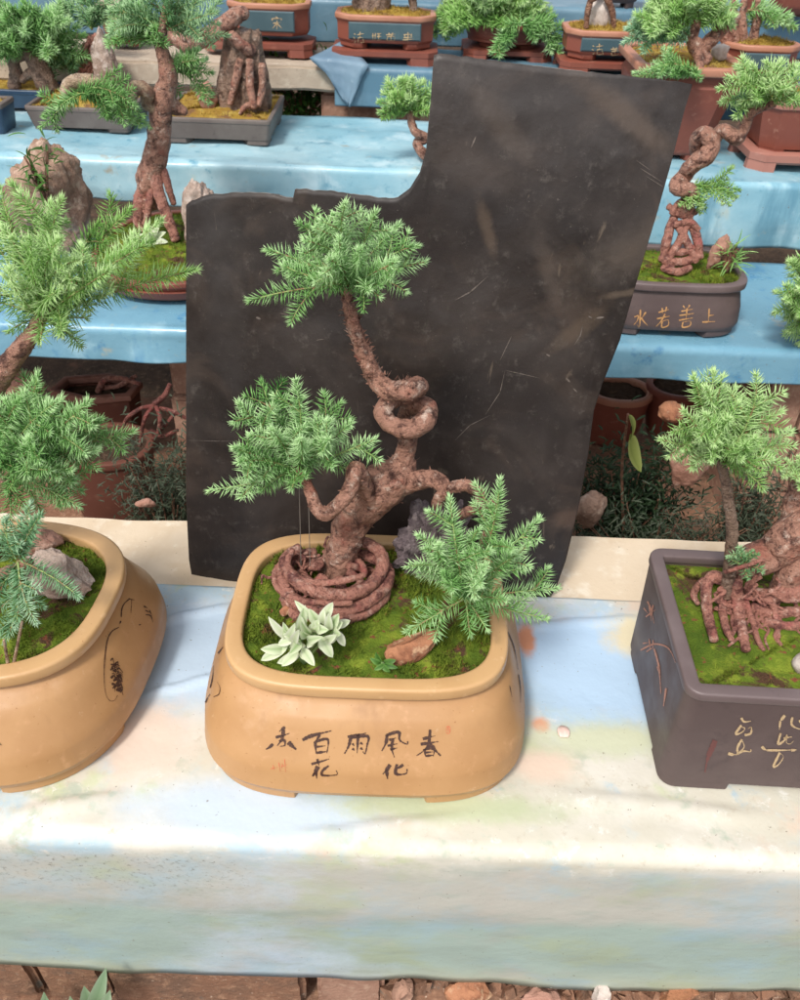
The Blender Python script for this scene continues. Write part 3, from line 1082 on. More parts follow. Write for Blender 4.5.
# level 3
slab('concrete_shelf', 'concrete ledge of the third row, wrapped in pale blue', 1.815, 2.19, Z3, .06, 'concrete')
drape('plastic_sheet', 'pale blue sheet on the third row ledge under the grey troughs', 2.19, 1.810, Z3, .085, M['sheet3'], x0=-XW, x1=P(560, 180, 1.81).x, wav=.009, seed=3, slabth=.06, wr=.007, nx=420)
drape('plastic_sheet', 'blue sheet on the third row hanging down to the second row on the right', 2.19, 1.808, Z3, .135, M['sheet3'], x0=P(560, 180, 1.81).x + .004, x1=XW, wav=.004, seed=4, slabth=.06, wr=.006, nx=300)
# level 4
slab('concrete_shelf', 'bare grey concrete beam carrying the fourth row of pots', 2.225, 2.47, Z4, .055, 'concrete')
xr = P(335, 80, 2.22).x
drape('plastic_sheet', 'slate blue sheet over the right part of the fourth row beam', 2.46, 2.219, Z4, .085, M['sheet4'], x0=xr, x1=XW, wav=.004, seed=5, slabth=.06, wr=.004)
# level 5
slab('concrete_shelf', 'concrete ledge of the farthest row at the top of the photo', 2.51, 2.95, Z5, .06, 'concrete')
drape('plastic_sheet', 'slate blue sheet hanging from the farthest row ledge', 2.94, 2.50, Z5, .098, M['sheet4'], wav=.002, seed=6, slabth=.06, wr=.004)

# folded rag hanging over the beam
def rag():
    cs = [[(345, 40), (352, 38), (357, 40)], [(322, 52), (340, 52), (358, 54)], [(310, 58), (338, 60), (369, 65)], [(326, 72), (345, 72), (362, 76)], [(334, 84), (346, 86), (357, 90)], [(344, 100), (347, 103), (350, 106)]]
    ys = [2.33, 2.27, 2.214, 2.208, 2.206, 2.204]
    mb = MB()
    n = 9
    for i in range(len(cs) * 5 - 4):
        k, t = divmod(i, 5)
        t /= 5
        k2 = min(k + 1, len(cs) - 1)
        for j in range(n):
            u = j / (n - 1) * 2
            a, f = int(min(u, 1)), u - int(min(u, 1))
            q0 = Vector(cs[k][a]).lerp(Vector(cs[k][a + 1]), f)
            q1 = Vector(cs[k2][a]).lerp(Vector(cs[k2][a + 1]), f)
            q = q0.lerp(q1, t)
            Y = ys[k] * (1 - t) + ys[k2] * t
            p = P(q.x, q.y, Y)
            if p.z < Z4 + .012 and Y > 2.215:
                p.z = Z4 + .012
            p.y -= .004 + .006 * abs(math.sin(j * 1.4 + .3 * i)) 
            mb.v.append(p)
    rows = len(cs) * 5 - 4
    for i in range(rows - 1):
        for j in range(n - 1):
            a = i * n + j
            mb.f.append((a, a + 1, a + n + 1, a + n))
    o = link('cloth_rag', mb.me(), M['rag'])
    sm = o.modifiers.new('t', 'SOLIDIFY')
    sm.thickness = .003
    tag(o, 'grey blue cloth folded to a pointed tip over the fourth row beam', 'cloth')


rag()

# ------------------------------------------------------------------ centre pot
TANPROF = [(0, 1.19, 1.40), (.10, 1.215, 1.43), (.35, 1.20, 1.37), (.8, 1.07, 1.13), (.93, 1.0, 1.0), (1, .965, .96)]
cx = P(369, 612, .70).x
CPOT = make_pot('bonsai_pot', 'tan clay pot with black calligraphy in the middle of the front ledge', (cx, .70, Z1 + .009), .318, .252, .140,
                'super', 3.9, TANPROF, rimw=.019, rimh=.017, rimout=.004, soil=.013, feet=.016, footgap=.40, blades=16000, dome=.012, group='tan clay pots on the front ledge', bl=.006)
LPOT = make_pot('bonsai_pot', 'tan clay pot at the left edge with a gourd drawing on its side', (P(-18, 600, .70).x, .70, Z1 + .009), .318, .262, .140,
                'super', 2.8, TANPROF, rimw=.021, rimh=.017, rimout=.004, soil=.013, feet=.016, footgap=.40, blades=14000, dome=.012, rz=R(-4), group='tan clay pots on the front ledge', bl=.0045)
rx0 = P(636, 556, .80).x
RPOT = make_pot('bonsai_pot', 'dark brown rectangular pot with gold writing at the right end of the front ledge', (rx0 + .175, .668, Z1 + .009), .345, .225, .170,
                'round', .018, [(0, .975, .975), (.5, .985, .985), (1, 1, 1)], rimw=.016, rimh=.012, rimout=.0015, body='brownclay', rim='brownrim', soil=.016, feet=.014, footgap=.55, blades=14000, dome=.008, rz=R(-1.5), bl=.0045)

# writing on the centre pot (photo crop 250..460 x 690..800, scale 3.81)
K, O = 3.81, (250, 690)
CH = [
    # xiang
    [1.1, (133, 140), (112, 158)], [(98, 180), (128, 172), (152, 164)], [1.2, (128, 148), (122, 185), (104, 212)], [1.1, (88, 205), (74, 218), (60, 226)], [(112, 196), (130, 190), (133, 210), (114, 214)], [1.7, (146, 198), (160, 212), (176, 226)],
    # bai hua
    [1.4, (200, 190), (235, 174), (310, 155)], [(266, 170), (250, 196)], [1.1, (248, 195), (252, 242)], [1.1, (248, 197), (296, 188), (293, 240)], [.8, (254, 216), (288, 212)], [(254, 239), (292, 234)],
    [(234, 282), (270, 272), (302, 262)], [.9, (256, 262), (263, 288)], [1.7, (259, 290), (250, 310), (238, 328)], [1.0, (252, 308), (254, 336)], [1.0, (300, 288), (276, 308), (278, 324), (330, 322), (328, 306)],
    # yu
    [(372, 178), (410, 170), (442, 164)], [1.3, (384, 180), (376, 212), (360, 242)], [1.3, (386, 180), (448, 176), (446, 210), (438, 242), (430, 234)], [1.1, (412, 168), (408, 240)], [.9, (390, 203), (397, 212)], [.9, (390, 222), (398, 230)], [.9, (420, 200), (430, 207)], [.9, (420, 220), (430, 227)],
    # feng hua
    [1.2, (522, 170), (518, 200), (502, 232)], [1.3, (520, 172), (566, 160), (570, 190), (598, 206), (600, 194)], [.9, (530, 190), (556, 182)], [1.1, (545, 184), (540, 222), (550, 256)], [.9, (524, 212), (562, 204)], [(534, 226), (562, 220)],
    [1.5, (534, 284), (520, 304), (506, 320)], [1.3, (520, 302), (524, 338)], [1.1, (584, 284), (554, 304)], [1.2, (560, 282), (556, 318), (594, 318), (598, 300)],
    # chun
    [1.1, (658, 186), (706, 174)], [1.2, (650, 206), (718, 196)], [1.2, (686, 150), (680, 205), (660, 232), (634, 250)], [1.7, (684, 206), (704, 228), (726, 250)], [(664, 224), (668, 252)], [(666, 226), (701, 220), (698, 252)], [.8, (668, 238), (698, 235)], [.9, (668, 251), (698, 248)],
]
brush('calligraphy', CPOT, CH, M['ink'], O, K, 2.9, seed=3)
brush('seal', CPOT, [[(748, 140), (760, 140), (760, 163), (748, 163), (748, 142)], [(754, 142), (754, 162)]], M['redink'], O, K, 1.1)
brush('seal', CPOT, [[.8, (78, 300), (104, 294)], [.8, (88, 286), (92, 304)], [.8, (110, 276), (116, 312)], [.8, (132, 262), (136, 312)], [.7, (120, 292), (142, 284)], [.7, (124, 280), (120, 300)]], M['redink'], O, K, 1.1)
brush('side_painting', CPOT, [[1.3, (155, 905), (172, 868), (190, 838)], [(190, 800), (205, 740), (212, 660)], [1.3, (240, 585), (258, 560), (272, 545)], [.7, (212, 855), (244, 840), (252, 800), (235, 762)]], M['ink'], (180, 560), 6.25, 1.2)
brush('side_painting', CPOT, [[1, (122, 230), (150, 300), (168, 400)], [1, (170, 420), (178, 480), (178, 545)], [.7, (130, 470), (140, 520)]], M['ink'], (480, 580), 4.44, 1.0)
# gourd drawing on the left pot (crop 80..240 x 570..800, scale 4.35)
GD = [[.9, (178, 205), (182, 165), (200, 138), (222, 130), (220, 188)], [1.2, (176, 222), (172, 236)], [.9, (168, 250), (138, 268), (118, 306), (106, 390), (104, 470), (110, 535), (128, 568), (150, 566), (162, 545)], [.8, (210, 125), (236, 132)],
      [1.2, (276, 158), (292, 166)], [1.0, (284, 195), (306, 200), (316, 228)], [.9, (282, 176), (304, 186)], [1., (255, 240), (264, 236)], [.8, (300, 175), (312, 200)]]
rr_ = random.Random(4)
for i in range(46):
    t = i / 45
    x0_ = 124 + 12 * t + rr_.uniform(0, 36)
    y0_ = 400 + 128 * t + rr_.uniform(-6, 6)
    GD.append([rr_.uniform(.7, 1.5) * (1 + .5 * (t > .45)), (x0_, y0_), (x0_ + rr_.uniform(6, 16), y0_ + rr_.uniform(-12, 4)), (x0_ + rr_.uniform(8, 24), y0_ + rr_.uniform(-2, 16))])
brush('gourd_drawing', LPOT, GD, M['ink'], (80, 570), 4.35, 1.25, seed=5)
brush('calligraphy', LPOT, [[1.3, (-6, 410), (0, 416), (7, 420)]], M['ink'], (0, 640), 4., 1.4)
# right pot
RC = [[(372, 272), (392, 300), (442, 296)], [(372, 325), (332, 388), (372, 380), (398, 350), (374, 338)], [(396, 398), (440, 385), (444, 340), (420, 352)], [(376, 428), (344, 490), (352, 526), (392, 484), (380, 440)], [1.3, (276, 530), (300, 538), (340, 540)], [(340, 536), (384, 514), (438, 518), (440, 500)],
      [1.3, (688, 254), (660, 290), (646, 300)], [(656, 298), (648, 358)], [(744, 268), (738, 322), (790, 352), (830, 346)], [(790, 300), (830, 290)], [.9, (658, 384), (640, 462), (684, 436), (704, 396), (700, 450), (726, 462), (752, 440)], [.9, (680, 420), (740, 410)], [1.3, (520, 480), (540, 500), (560, 508)], [.9, (556, 508), (660, 508), (772, 504)], [1.3, (735, 508), (772, 506)], [(652, 524), (606, 624), (642, 612), (678, 556), (656, 532)],
      [(850, 270), (850, 360)], [(830, 420), (900, 410)], [(860, 440), (840, 600)]]
brush('calligraphy', RPOT, RC, M['palegold'], (690, 680), 7.27, 2.6, seed=6)
brush('streak', RPOT, [[1, (182, 436), (165, 480), (138, 540), (120, 600), (108, 670)]], M['darkred'], (690, 680), 7.27, 6.)
RL = [[1, (184, 236), (198, 268), (210, 322)], [.9, (178, 296), (198, 280), (216, 268)], [.8, (190, 250), (200, 312)], [.9, (206, 250), (196, 300)], [.8, (170, 262), (186, 282)], [1.2, (158, 424), (188, 408), (216, 400), (256, 410), (278, 436), (292, 472)], [1., (166, 398), (190, 394)], [1.2, (210, 418), (222, 460), (230, 500), (236, 592)], [1.6, (224, 486), (234, 524)], [1.2, (256, 570), (246, 640)], [.8, (180, 430), (210, 410)], [.8, (190, 380), (196, 420)], [.7, (206, 384), (204, 420)]]
brush('side_painting', RPOT, RL, M['pinkpaint'], (600, 540), 3.845, 1.7, seed=8)

# ------------------------------------------------------------------ centre tree
SOILC = Z1 + .009 + .140 - .013 + .010
Yt = Pz(337, 572, SOILC).y
tb = Pz(337, 572, SOILC)
CT = empty('bonsai_tree', tuple(tb), 'twisted bonsai with three pale green pads growing in the middle tan pot', 'bonsai tree', 'bonsai trees on the stand')
mb = MB()
main = [(336, 585, -.005, 22), (343, 550, 0, 18.5), (352, 522, 0, 19.5), (366, 500, -.004, 24), (386, 484, -.006, 26), (400, 470, -.002, 20), (404, 458, 0, 12)]
wtube(mb, main, Yt, .24, 75, 20, 1, .90)
scales(mb, main, Yt, 120, 4.0, 1)
neck = [(402, 466, 0, 13), (406, 450, 0, 10.5), (409, 436, .002, 10.5), (411, 424, .004, 11)]
wtube(mb, neck, Yt, .2, 90, 14, 2, .9)
ringc = [(408, 428, .010, 11), (424, 424, -.006, 11.5), (429, 414, .006, 11), (414, 411, .026, 9), (394, 419, .004, 11), (388, 412, -.010, 11), (392, 400, -.006, 11)]
ringc = [(390, 399, .0, 10), (383, 412, -.008, 10.5), (392, 425, -.018, 10.5), (412, 429, -.02, 11.5), (425, 421, -.014, 11.5), (429, 410, .0, 11), (420, 403, .016, 10), (408, 410, .024, 10), (406, 426, .016, 10), (408, 442, .004, 10)]
wtube(mb, ringc, Yt, .2, 90, 16, 3, .88)
top = [(388, 402, .004, 9.5), (400, 398, .016, 10), (414, 390, .008, 11), (418, 386, -.006, 11.5), (403, 391, -.014, 12), (386, 388, -.008, 12), (376, 378, 0, 10.5), (366, 358, .002, 9.5), (357, 335, .002, 8.5), (350, 312, 0, 7.5), (347, 296, 0, 6.5), (346, 280, 0, 4)]
wtube(mb, top, Yt, .22, 90, 16, 4, .88)
scales(mb, top[3:], Yt, 300, 5.0, 2)
scales(mb, ringc, Yt, 40, 2.5, 3)
part('trunk', mb, 'bark', CT)
mb = MB()
lb = [(374, 508, -.018, 9), (364, 484, -.034, 10), (356, 469, -.042, 9.5), (351, 486, -.05, 9), (341, 502, -.056, 8.5), (326, 514, -.058, 8), (316, 507, -.054, 7.5), (311, 494, -.046, 7), (306, 482, -.034, 6), (298, 468, -.020, 4)]
wtube(mb, lb, Yt, .2, 90, 12, 5, .88)
scales(mb, lb, Yt, 60, 3, 5)
part('branch', mb, 'bark', CT)
mb = MB()
rb = [(392, 488, -.006, 13), (412, 482, -.012, 11.5), (430, 478, -.018, 10), (442, 484, -.026, 9), (444, 494, -.034, 8), (438, 504, -.040, 7), (440, 498, -.05, 7), (452, 488, -.058, 7), (468, 486, -.062, 7), (480, 496, -.066, 6.5), (476, 508, -.074, 6), (462, 514, -.082, 6), (478, 508, -.09, 5), (496, 504, -.088, 4.5), (484, 540, -.10, 4), (468, 585, -.11, 3)]
wtube(mb, rb, Yt, .2, 90, 12, 6, .9)
scales(mb, rb, Yt, 70, 3, 6)
part('branch', mb, 'bark', CT)
# coiled roots round the foot
mb = MB()
c0 = Pz(334, 588, SOILC)
sc_ = S(c0)
for k, (rxp, ryp, zz, rr, ph, span, ex) in enumerate([(48, 39, .036, 6.6, 2.4, 5.3, 0), (52, 43, .019, 6.8, 2.0, 5.7, -.003), (49, 43, .003, 6.4, 3.3, 4.4, -.006), (43, 35, .047, 3.6, 2.9, 2.6, .0), (55, 46, .028, 3.2, 2.7, 2.4, -.004), (55, 47, .011, 3.2, 3.6, 2.6, -.006), (30, 24, .022, 4.5, 0., 6., .0)]):
    pts, rad = [], []
    for i in range(26):
        a = ph + span * i / 25
        w_ = 1 + .05 * math.sin(3 * a + k)
        pts.append(c0 + Vector((rxp / sc_ * math.cos(a) * w_, ryp / sc_ * math.sin(a) * w_ + ex, zz + .004 * math.sin(2 * a + k))))
        rad.append(rr / sc_ * (.72 + .28 * math.sin(math.pi * (i + 2) / 29)))
    mb.tube(pts, rad, 16, .13, 110, k)
rg_ = random.Random(9)
for k in range(34):
    a = rg_.uniform(1.4, 4.2)
    a0 = c0 + Vector((math.cos(a) * .05, math.sin(a) * .04, .02 + rg_.uniform(-.01, .012)))
    pts = [a0]
    for i in range(4):
        pts.append(pts[-1] + Vector((rg_.gauss(0, .008), rg_.gauss(0, .007), rg_.gauss(-.002, .005))))
    mb.tube(pts, [.0022, .002, .0018, .0015, .001], 6, .2, 90, k)
for k in range(14):
    a = rg_.uniform(0, 6.28)
    p0 = c0 + Vector((math.cos(a) * .018, math.sin(a) * .016, .03))
    p1 = c0 + Vector((math.cos(a) * .045, math.sin(a) * .036, .004))
    mb.tube([p0, (p0 + p1) / 2 + Vector((0, 0, .006)), p1], [.006, .004, .002], 8, .25, 90, k)
part('root', mb, 'root', CT)
mb = MB()
for x in (299, 308):
    mb.tube([P(x, 475, Yt - .02), P(x + 1, 520, Yt - .03), P(x + 2, 566, Yt - .035)], [.0005] * 3, 5, step=8)
part('wire', mb, 'wire', CT)
YT0 = Yt
pad(CT, (348, 285), [(251, 300, -.03), (268, 250), (300, 224), (322, 232), (345, 204), (375, 214), (398, 226), (424, 262), (416, 246), (380, 285, -.05), (368, 290, -.06), (285, 266), (310, 280, -.05), (340, 240, -.06), (395, 262, -.05), (330, 260, -.07), (360, 250, -.07), (300, 248, .03)], YT0, .05, 'needle', 12, 0, 1, .10, .66, skip=.74)
pad(CT, (298, 470), [(211, 490, -.03), (236, 448), (240, 404), (262, 384), (296, 382), (282, 420), (340, 404), (374, 440, -.02), (350, 424), (292, 488, -.04), (262, 490, -.04), (328, 440, -.05), (272, 430, -.05), (240, 462, -.05), (300, 440, -.07), (318, 425)], YT0 - .015, .05, 'needle', 12, 0, 2, .10, .66, skip=.74)
YR = YT0 - .105
pad(CT, (466, 598), [(500, 482, -.01), (450, 500, -.02), (420, 536, -.02), (418, 566, -.03), (538, 520, 0), (528, 545), (556, 588, .0), (545, 618, -.02), (408, 632, -.03), (486, 628, -.03), (440, 545, -.04), (478, 530, -.03), (515, 556, -.03), (505, 600, -.04), (444, 574, -.05), (486, 566, -.05), (470, 634, -.03)], YR, .03, 'needle', 11.5, 0, 3, .06, .64, skip=.82)

# stones and the white leaved plant in the centre pot
rock('rock', 'dark purple grey craggy rock behind the lower right pad of the middle bonsai', Pz(424, 585, SOILC) + Vector((.006, .03, .036)), (.040, .028, .062), 'rock_dark', 3, (0, .25, .3), .75, 5, facet=.9, freq=2.4)
rock('rock', 'small rust brown stone lying on moss in the middle tan pot', Pz(412, 650, SOILC) + Vector((0, 0, .006)), (.033, .017, .015), 'rock_red', 8, (.5, -.35, R(24)), .22, 4, facet=1.)
rock('rock', 'thin reddish stone sliver on moss behind the white leaved plant', Pz(288, 612, SOILC) + Vector((0, 0, .004)), (.014, .006, .006), 'rock_red', 12, (0, -.3, R(40)), .3, 3)


def whiteplant(name, label, stem, leaves, Y, wpx, m='whiteleaf', seed=1, cat='plant'):
    rg = random.Random(seed)
    b = P(stem[0], stem[1], Y)
    e = empty(name, tuple(b), label, cat)
    st = MB()
    mb, ti = MB(), []
    if len(leaves) > 15:
        leaves = [(x0, y0, x0 + (x1 - x0) * .9, y0 + (y1 - y0) * .9, dy) for (x0, y0, x1, y1, dy) in leaves] + [(x0 + rg.gauss(0, 2), y0 + 2, x0 + (x1 - x0) * .55 + rg.gauss(0, 5), y0 + (y1 - y0) * .55 + rg.gauss(0, 4), dy * .5 - .006) for (x0, y0, x1, y1, dy) in leaves]
    for (x0, y0, x1, y1, dy) in leaves:
        p0, p1 = P(x0, y0, Y + dy * .4), P(x1, y1, Y + dy)
        st.tube([b, b.lerp(p0, .5) + Vector((0, 0, .003)), p0], [.0013, .0011, .0008], 5, step=5)
        leaf(mb, ti, p0, p1, wpx * rg.uniform(.85, 1.15) / S(p0), Vector((rg.gauss(0, .25), -.75, .6)), rg.uniform(.05, .16), rg.uniform(.55, 1))
    part('stem', st, 'weedleaf_s' if 'weedleaf_s' in M else 'bark_grey', e)
    leaf_obj('leaf', mb, ti, m, e)
    return e


M['weedleaf_s'] = mat('green_stalk', (.16, .24, .08), .6)
Yw = Pz(302, 660, SOILC).y
whiteplant('white_leaved_plant', 'small plant with cream white leaves at the front of the middle tan pot', (304, 664),
    [(290, 640, 266, 614, .01), (298, 628, 304, 606, .0), (298, 632, 306, 602, .015), (318, 622, 292, 598, .02), (322, 622, 334, 600, .02), (330, 628, 340, 612, .0), (334, 626, 352, 620, .01), (334, 630, 346, 648, -.01), (320, 636, 334, 660, -.02),
     (296, 636, 276, 646, -.01), (288, 646, 258, 662, -.015), (298, 650, 280, 668, -.025), (302, 648, 316, 668, -.03), (300, 640, 288, 656, -.03), (312, 630, 320, 618, -.01), (310, 634, 300, 620, -.02), (318, 628, 330, 630, -.02), (290, 638, 282, 628, -.005), (308, 640, 324, 636, -.03), (326, 640, 338, 634, -.02), (294, 642, 300, 628, -.03)], Yw, 9.5, seed=3)
# little fern rosette
whiteplant('moss_sprig', 'tiny dark green sprig on moss in front of the rust brown stone', (382, 664), [(382, 664, 370, 658, 0), (382, 664, 376, 652, 0), (382, 664, 396, 660, 0), (382, 664, 390, 672, -.01), (384, 664, 374, 670, -.01), (384, 664, 398, 668, -.01)], Pz(382, 666, SOILC).y, 6, 'greenleaf', 5)

# ------------------------------------------------------------------ left front tree
SL = SOILC
YL = .74
lt = empty('bonsai_tree', tuple(Pz(-30, 610, SL)), 'tall bonsai with big feathery pads at the left edge in the gourd painted pot', 'bonsai tree', 'bonsai trees on the stand')
mb = MB()
t1 = [(-34, 620, 0, 18), (-40, 540, .0, 17), (-42, 470, -.01, 15), (-20, 410, -.02, 12), (4, 372, -.03, 11), (18, 352, -.03, 10), (32, 334, -.03, 8), (44, 312, -.03, 6)]
wtube(mb, t1, YL, .2, 75, 16, 21)
scales(mb, t1, YL, 160, 4, 22)
part('trunk', mb, 'bark', lt)
mb = MB()
wtube(mb, [(-40, 500, 0, 9), (-10, 490, -.02, 7), (20, 480, -.03, 5)], YL, .2, 80, 10, 23)
wtube(mb, [(-36, 590, 0, 8), (0, 574, -.03, 5.5), (30, 562, -.05, 4)], YL, .2, 80, 10, 24)
part('branch', mb, 'bark', lt)
mb = MB()
for (x0, x1, y0, y1) in ((4, 8, 640, 664), (22, 14, 622, 662)):
    mb.tube([Pz(x1, y1, SL), P(x0, y0, Pz(x1, y1, SL).y)], [.002, .0015], 6)
part('shoot', mb, 'bark_pale', lt)
pad(lt, (42, 318), [(0, 190, 0), (14, 186), (50, 205), (62, 200), (98, 225), (130, 210, .02), (160, 222), (150, 242), (195, 270, -.02), (100, 296), (84, 318), (-20, 215), (-30, 250), (-25, 300), (10, 330), (30, 240, -.06), (80, 260, -.06), (60, 290, -.06), (110, 270, -.06), (10, 270, -.06), (40, 340, -.04), (80, 345, .03), (60, 240, -.07), (5, 230)], YL - .03, .05, 'needle_y', 13.5, 0, 31, .1, .66, skip=.78)
pad(lt, (10, 470), [(38, 376, 0), (20, 400), (60, 400), (72, 408), (88, 402), (66, 430), (100, 420), (132, 432, 0), (96, 450), (78, 505), (80, 490), (40, 510), (10, 520), (-20, 470), (-15, 430), (30, 440, -.05), (50, 470, -.05), (0, 440, -.04), (70, 470, -.04)], YL - .04, .045, 'needle', 13.5, 0, 32, .08, .6, skip=.72)
pad(lt, (18, 560), [(40, 516), (30, 540), (6, 520), (-10, 540), (78, 596, -.05), (6, 640, -.06), (36, 622, -.06), (-8, 590), (16, 625, -.06), (30, 505)], YL - .07, .03, 'needle_blue', 11, 0, 33, .05, .55, skip=.85)
rock('rock', 'blocky grey stone with a lit flat top in the left tan pot', Pz(58, 592, SL) + Vector((0, .012, .016)), (.046, .026, .026), 'rock_grey', 5, (.1, .22, R(-18)), .3, 5, facet=.75)
rock('rock', 'pink grey stone behind the blocky stone in the left tan pot', Pz(40, 552, SL) + Vector((0, .006, .010)), (.026, .018, .018), 'rock_pink', 15, (.1, .2, .4), .3, 4)

# ------------------------------------------------------------------ right front tree
SR = Z1 + .009 + .17 - .016 + .006
YRt = .72
rt = empty('bonsai_tree', tuple(Pz(740, 610, SR)), 'bonsai with exposed red roots and one lime green pad in the dark brown rectangular pot', 'bonsai tree', 'bonsai trees on the stand')
mb = MB()
b_ = Pz(760, 600, SR)
Yq = b_.y
wtube(mb, [(726, 596, 0, 6), (730, 565, .0, 6.5), (732, 530, 0, 6), (728, 500, 0, 5.5), (724, 474, 0, 5), (716, 452, 0, 3.5)], Yq - .01, .2, 110, 10, 41)
part('trunk', mb, 'bark_grey', rt)
mb = MB()
wtube(mb, [(730, 570, 0, 11), (748, 562, .01, 15), (770, 554, .02, 18), (795, 536, .02, 22), (830, 520, .03, 26)], Yq, .24, 60, 16, 42)
wtube(mb, [(775, 596, .0, 10), (790, 575, .0, 13), (805, 555, .01, 14)], Yq, .24, 60, 14, 43)
wtube(mb, [(796, 556, .03, 20), (800, 520, .04, 17), (803, 490, .05, 15), (806, 466, .05, 12)], Yq, .24, 60, 14, 44)
part('branch', mb, 'bark', rt)
mb = MB()
rg_ = random.Random(12)
RT = [[(724, 578, .0, 6), (712, 576, 0, 6), (706, 590, -.01, 6.5), (708, 615, -.02, 6), (714, 640, -.03, 5)], [(722, 582, 0, 4), (704, 580, 0, 4), (694, 594, 0, 4), (698, 604, 0, 3)], [(726, 585, -.005, 5), (722, 605, -.01, 5), (726, 628, -.02, 4.5), (732, 640, -.03, 3)], [(736, 580, -.01, 7), (738, 605, -.02, 7), (742, 630, -.03, 6), (746, 650, -.035, 5)],
      [(745, 600, -.01, 4), (752, 620, -.02, 3.5), (758, 640, -.03, 3), (764, 650, -.03, 2.5)], [(740, 596, -.012, 3), (770, 602, -.02, 4), (776, 620, -.03, 3.5), (778, 638, -.035, 3)], [(742, 612, -.02, 3), (736, 626, -.03, 3), (730, 640, -.03, 2)], [(716, 600, -.01, 3), (730, 606, -.02, 3), (745, 604, -.02, 3)],
      [(745, 590, .0, 7), (765, 596, -.01, 9), (790, 592, -.012, 10), (815, 590, -.01, 10)], [(752, 606, -.01, 6), (770, 612, -.012, 7), (800, 612, -.012, 7), (820, 608, -.01, 7)], [(765, 622, -.02, 5), (790, 626, -.02, 5.5), (815, 622, -.02, 5)], [(725, 572, -.02, 2.5), (745, 566, -.03, 2.5), (762, 560, -.03, 2)], [(748, 590, -.02, 2.4), (756, 576, -.025, 2.4), (764, 560, -.03, 2)], [(770, 590, -.02, 3), (785, 600, -.025, 3), (800, 600, -.02, 3)]]
for k, q in enumerate(RT):
    wtube(mb, q, Yq, .18, 110, 10, 50 + k, .88, SR + .004)
for k in range(26):
    x, y = rg_.uniform(722, 800), rg_.uniform(576, 620)
    q = [(x, y, -.012, rg_.uniform(1.5, 3))]
    for i in range(3):
        x += rg_.gauss(0, 8); y += rg_.uniform(2, 12)
        q.append((x, y, -.015 - .006 * i, max(.8, q[-1][3] * .85)))
    wtube(mb, q, Yq, .2, 110, 7, 70 + k, 1., SR + .003)
part('root', mb, 'root', rt)
pad(rt, (722, 462), [(694, 378, 0), (706, 388), (722, 392), (756, 376, 0), (742, 400), (768, 402), (780, 412), (792, 446, 0), (790, 432), (762, 488, -.03), (748, 468, -.03), (662, 440, -.01), (684, 412), (680, 432, -.02), (700, 440, -.04), (730, 420, -.05), (755, 440, -.05), (770, 460, -.02), (745, 445, -.06), (705, 415, -.05)], Yq - .01, .04, 'needle_y', 12, 0, 41, .1, .66, skip=.72)
pad(rt, (806, 474), [(784, 476), (790, 462), (798, 458), (800, 488, -.03), (818, 462), (830, 476)], Yq + .04, .02, 'needle_y', 8, 0, 42, .1, .75)
pad(rt, (744, 566), [(738, 548), (752, 552), (762, 572, -.02), (748, 578, -.02), (728, 558)], Yq - .02, .02, 'needle_dark', 6, 0, 43, .1, .6)
rock('rock', 'pale rounded stone on moss at the right edge of the dark brown pot', Pz(806, 668, SR) + Vector((0, 0, .008)), (.016, .014, .018), 'stone_white', 4, (0, 0, 0), .2, 3)

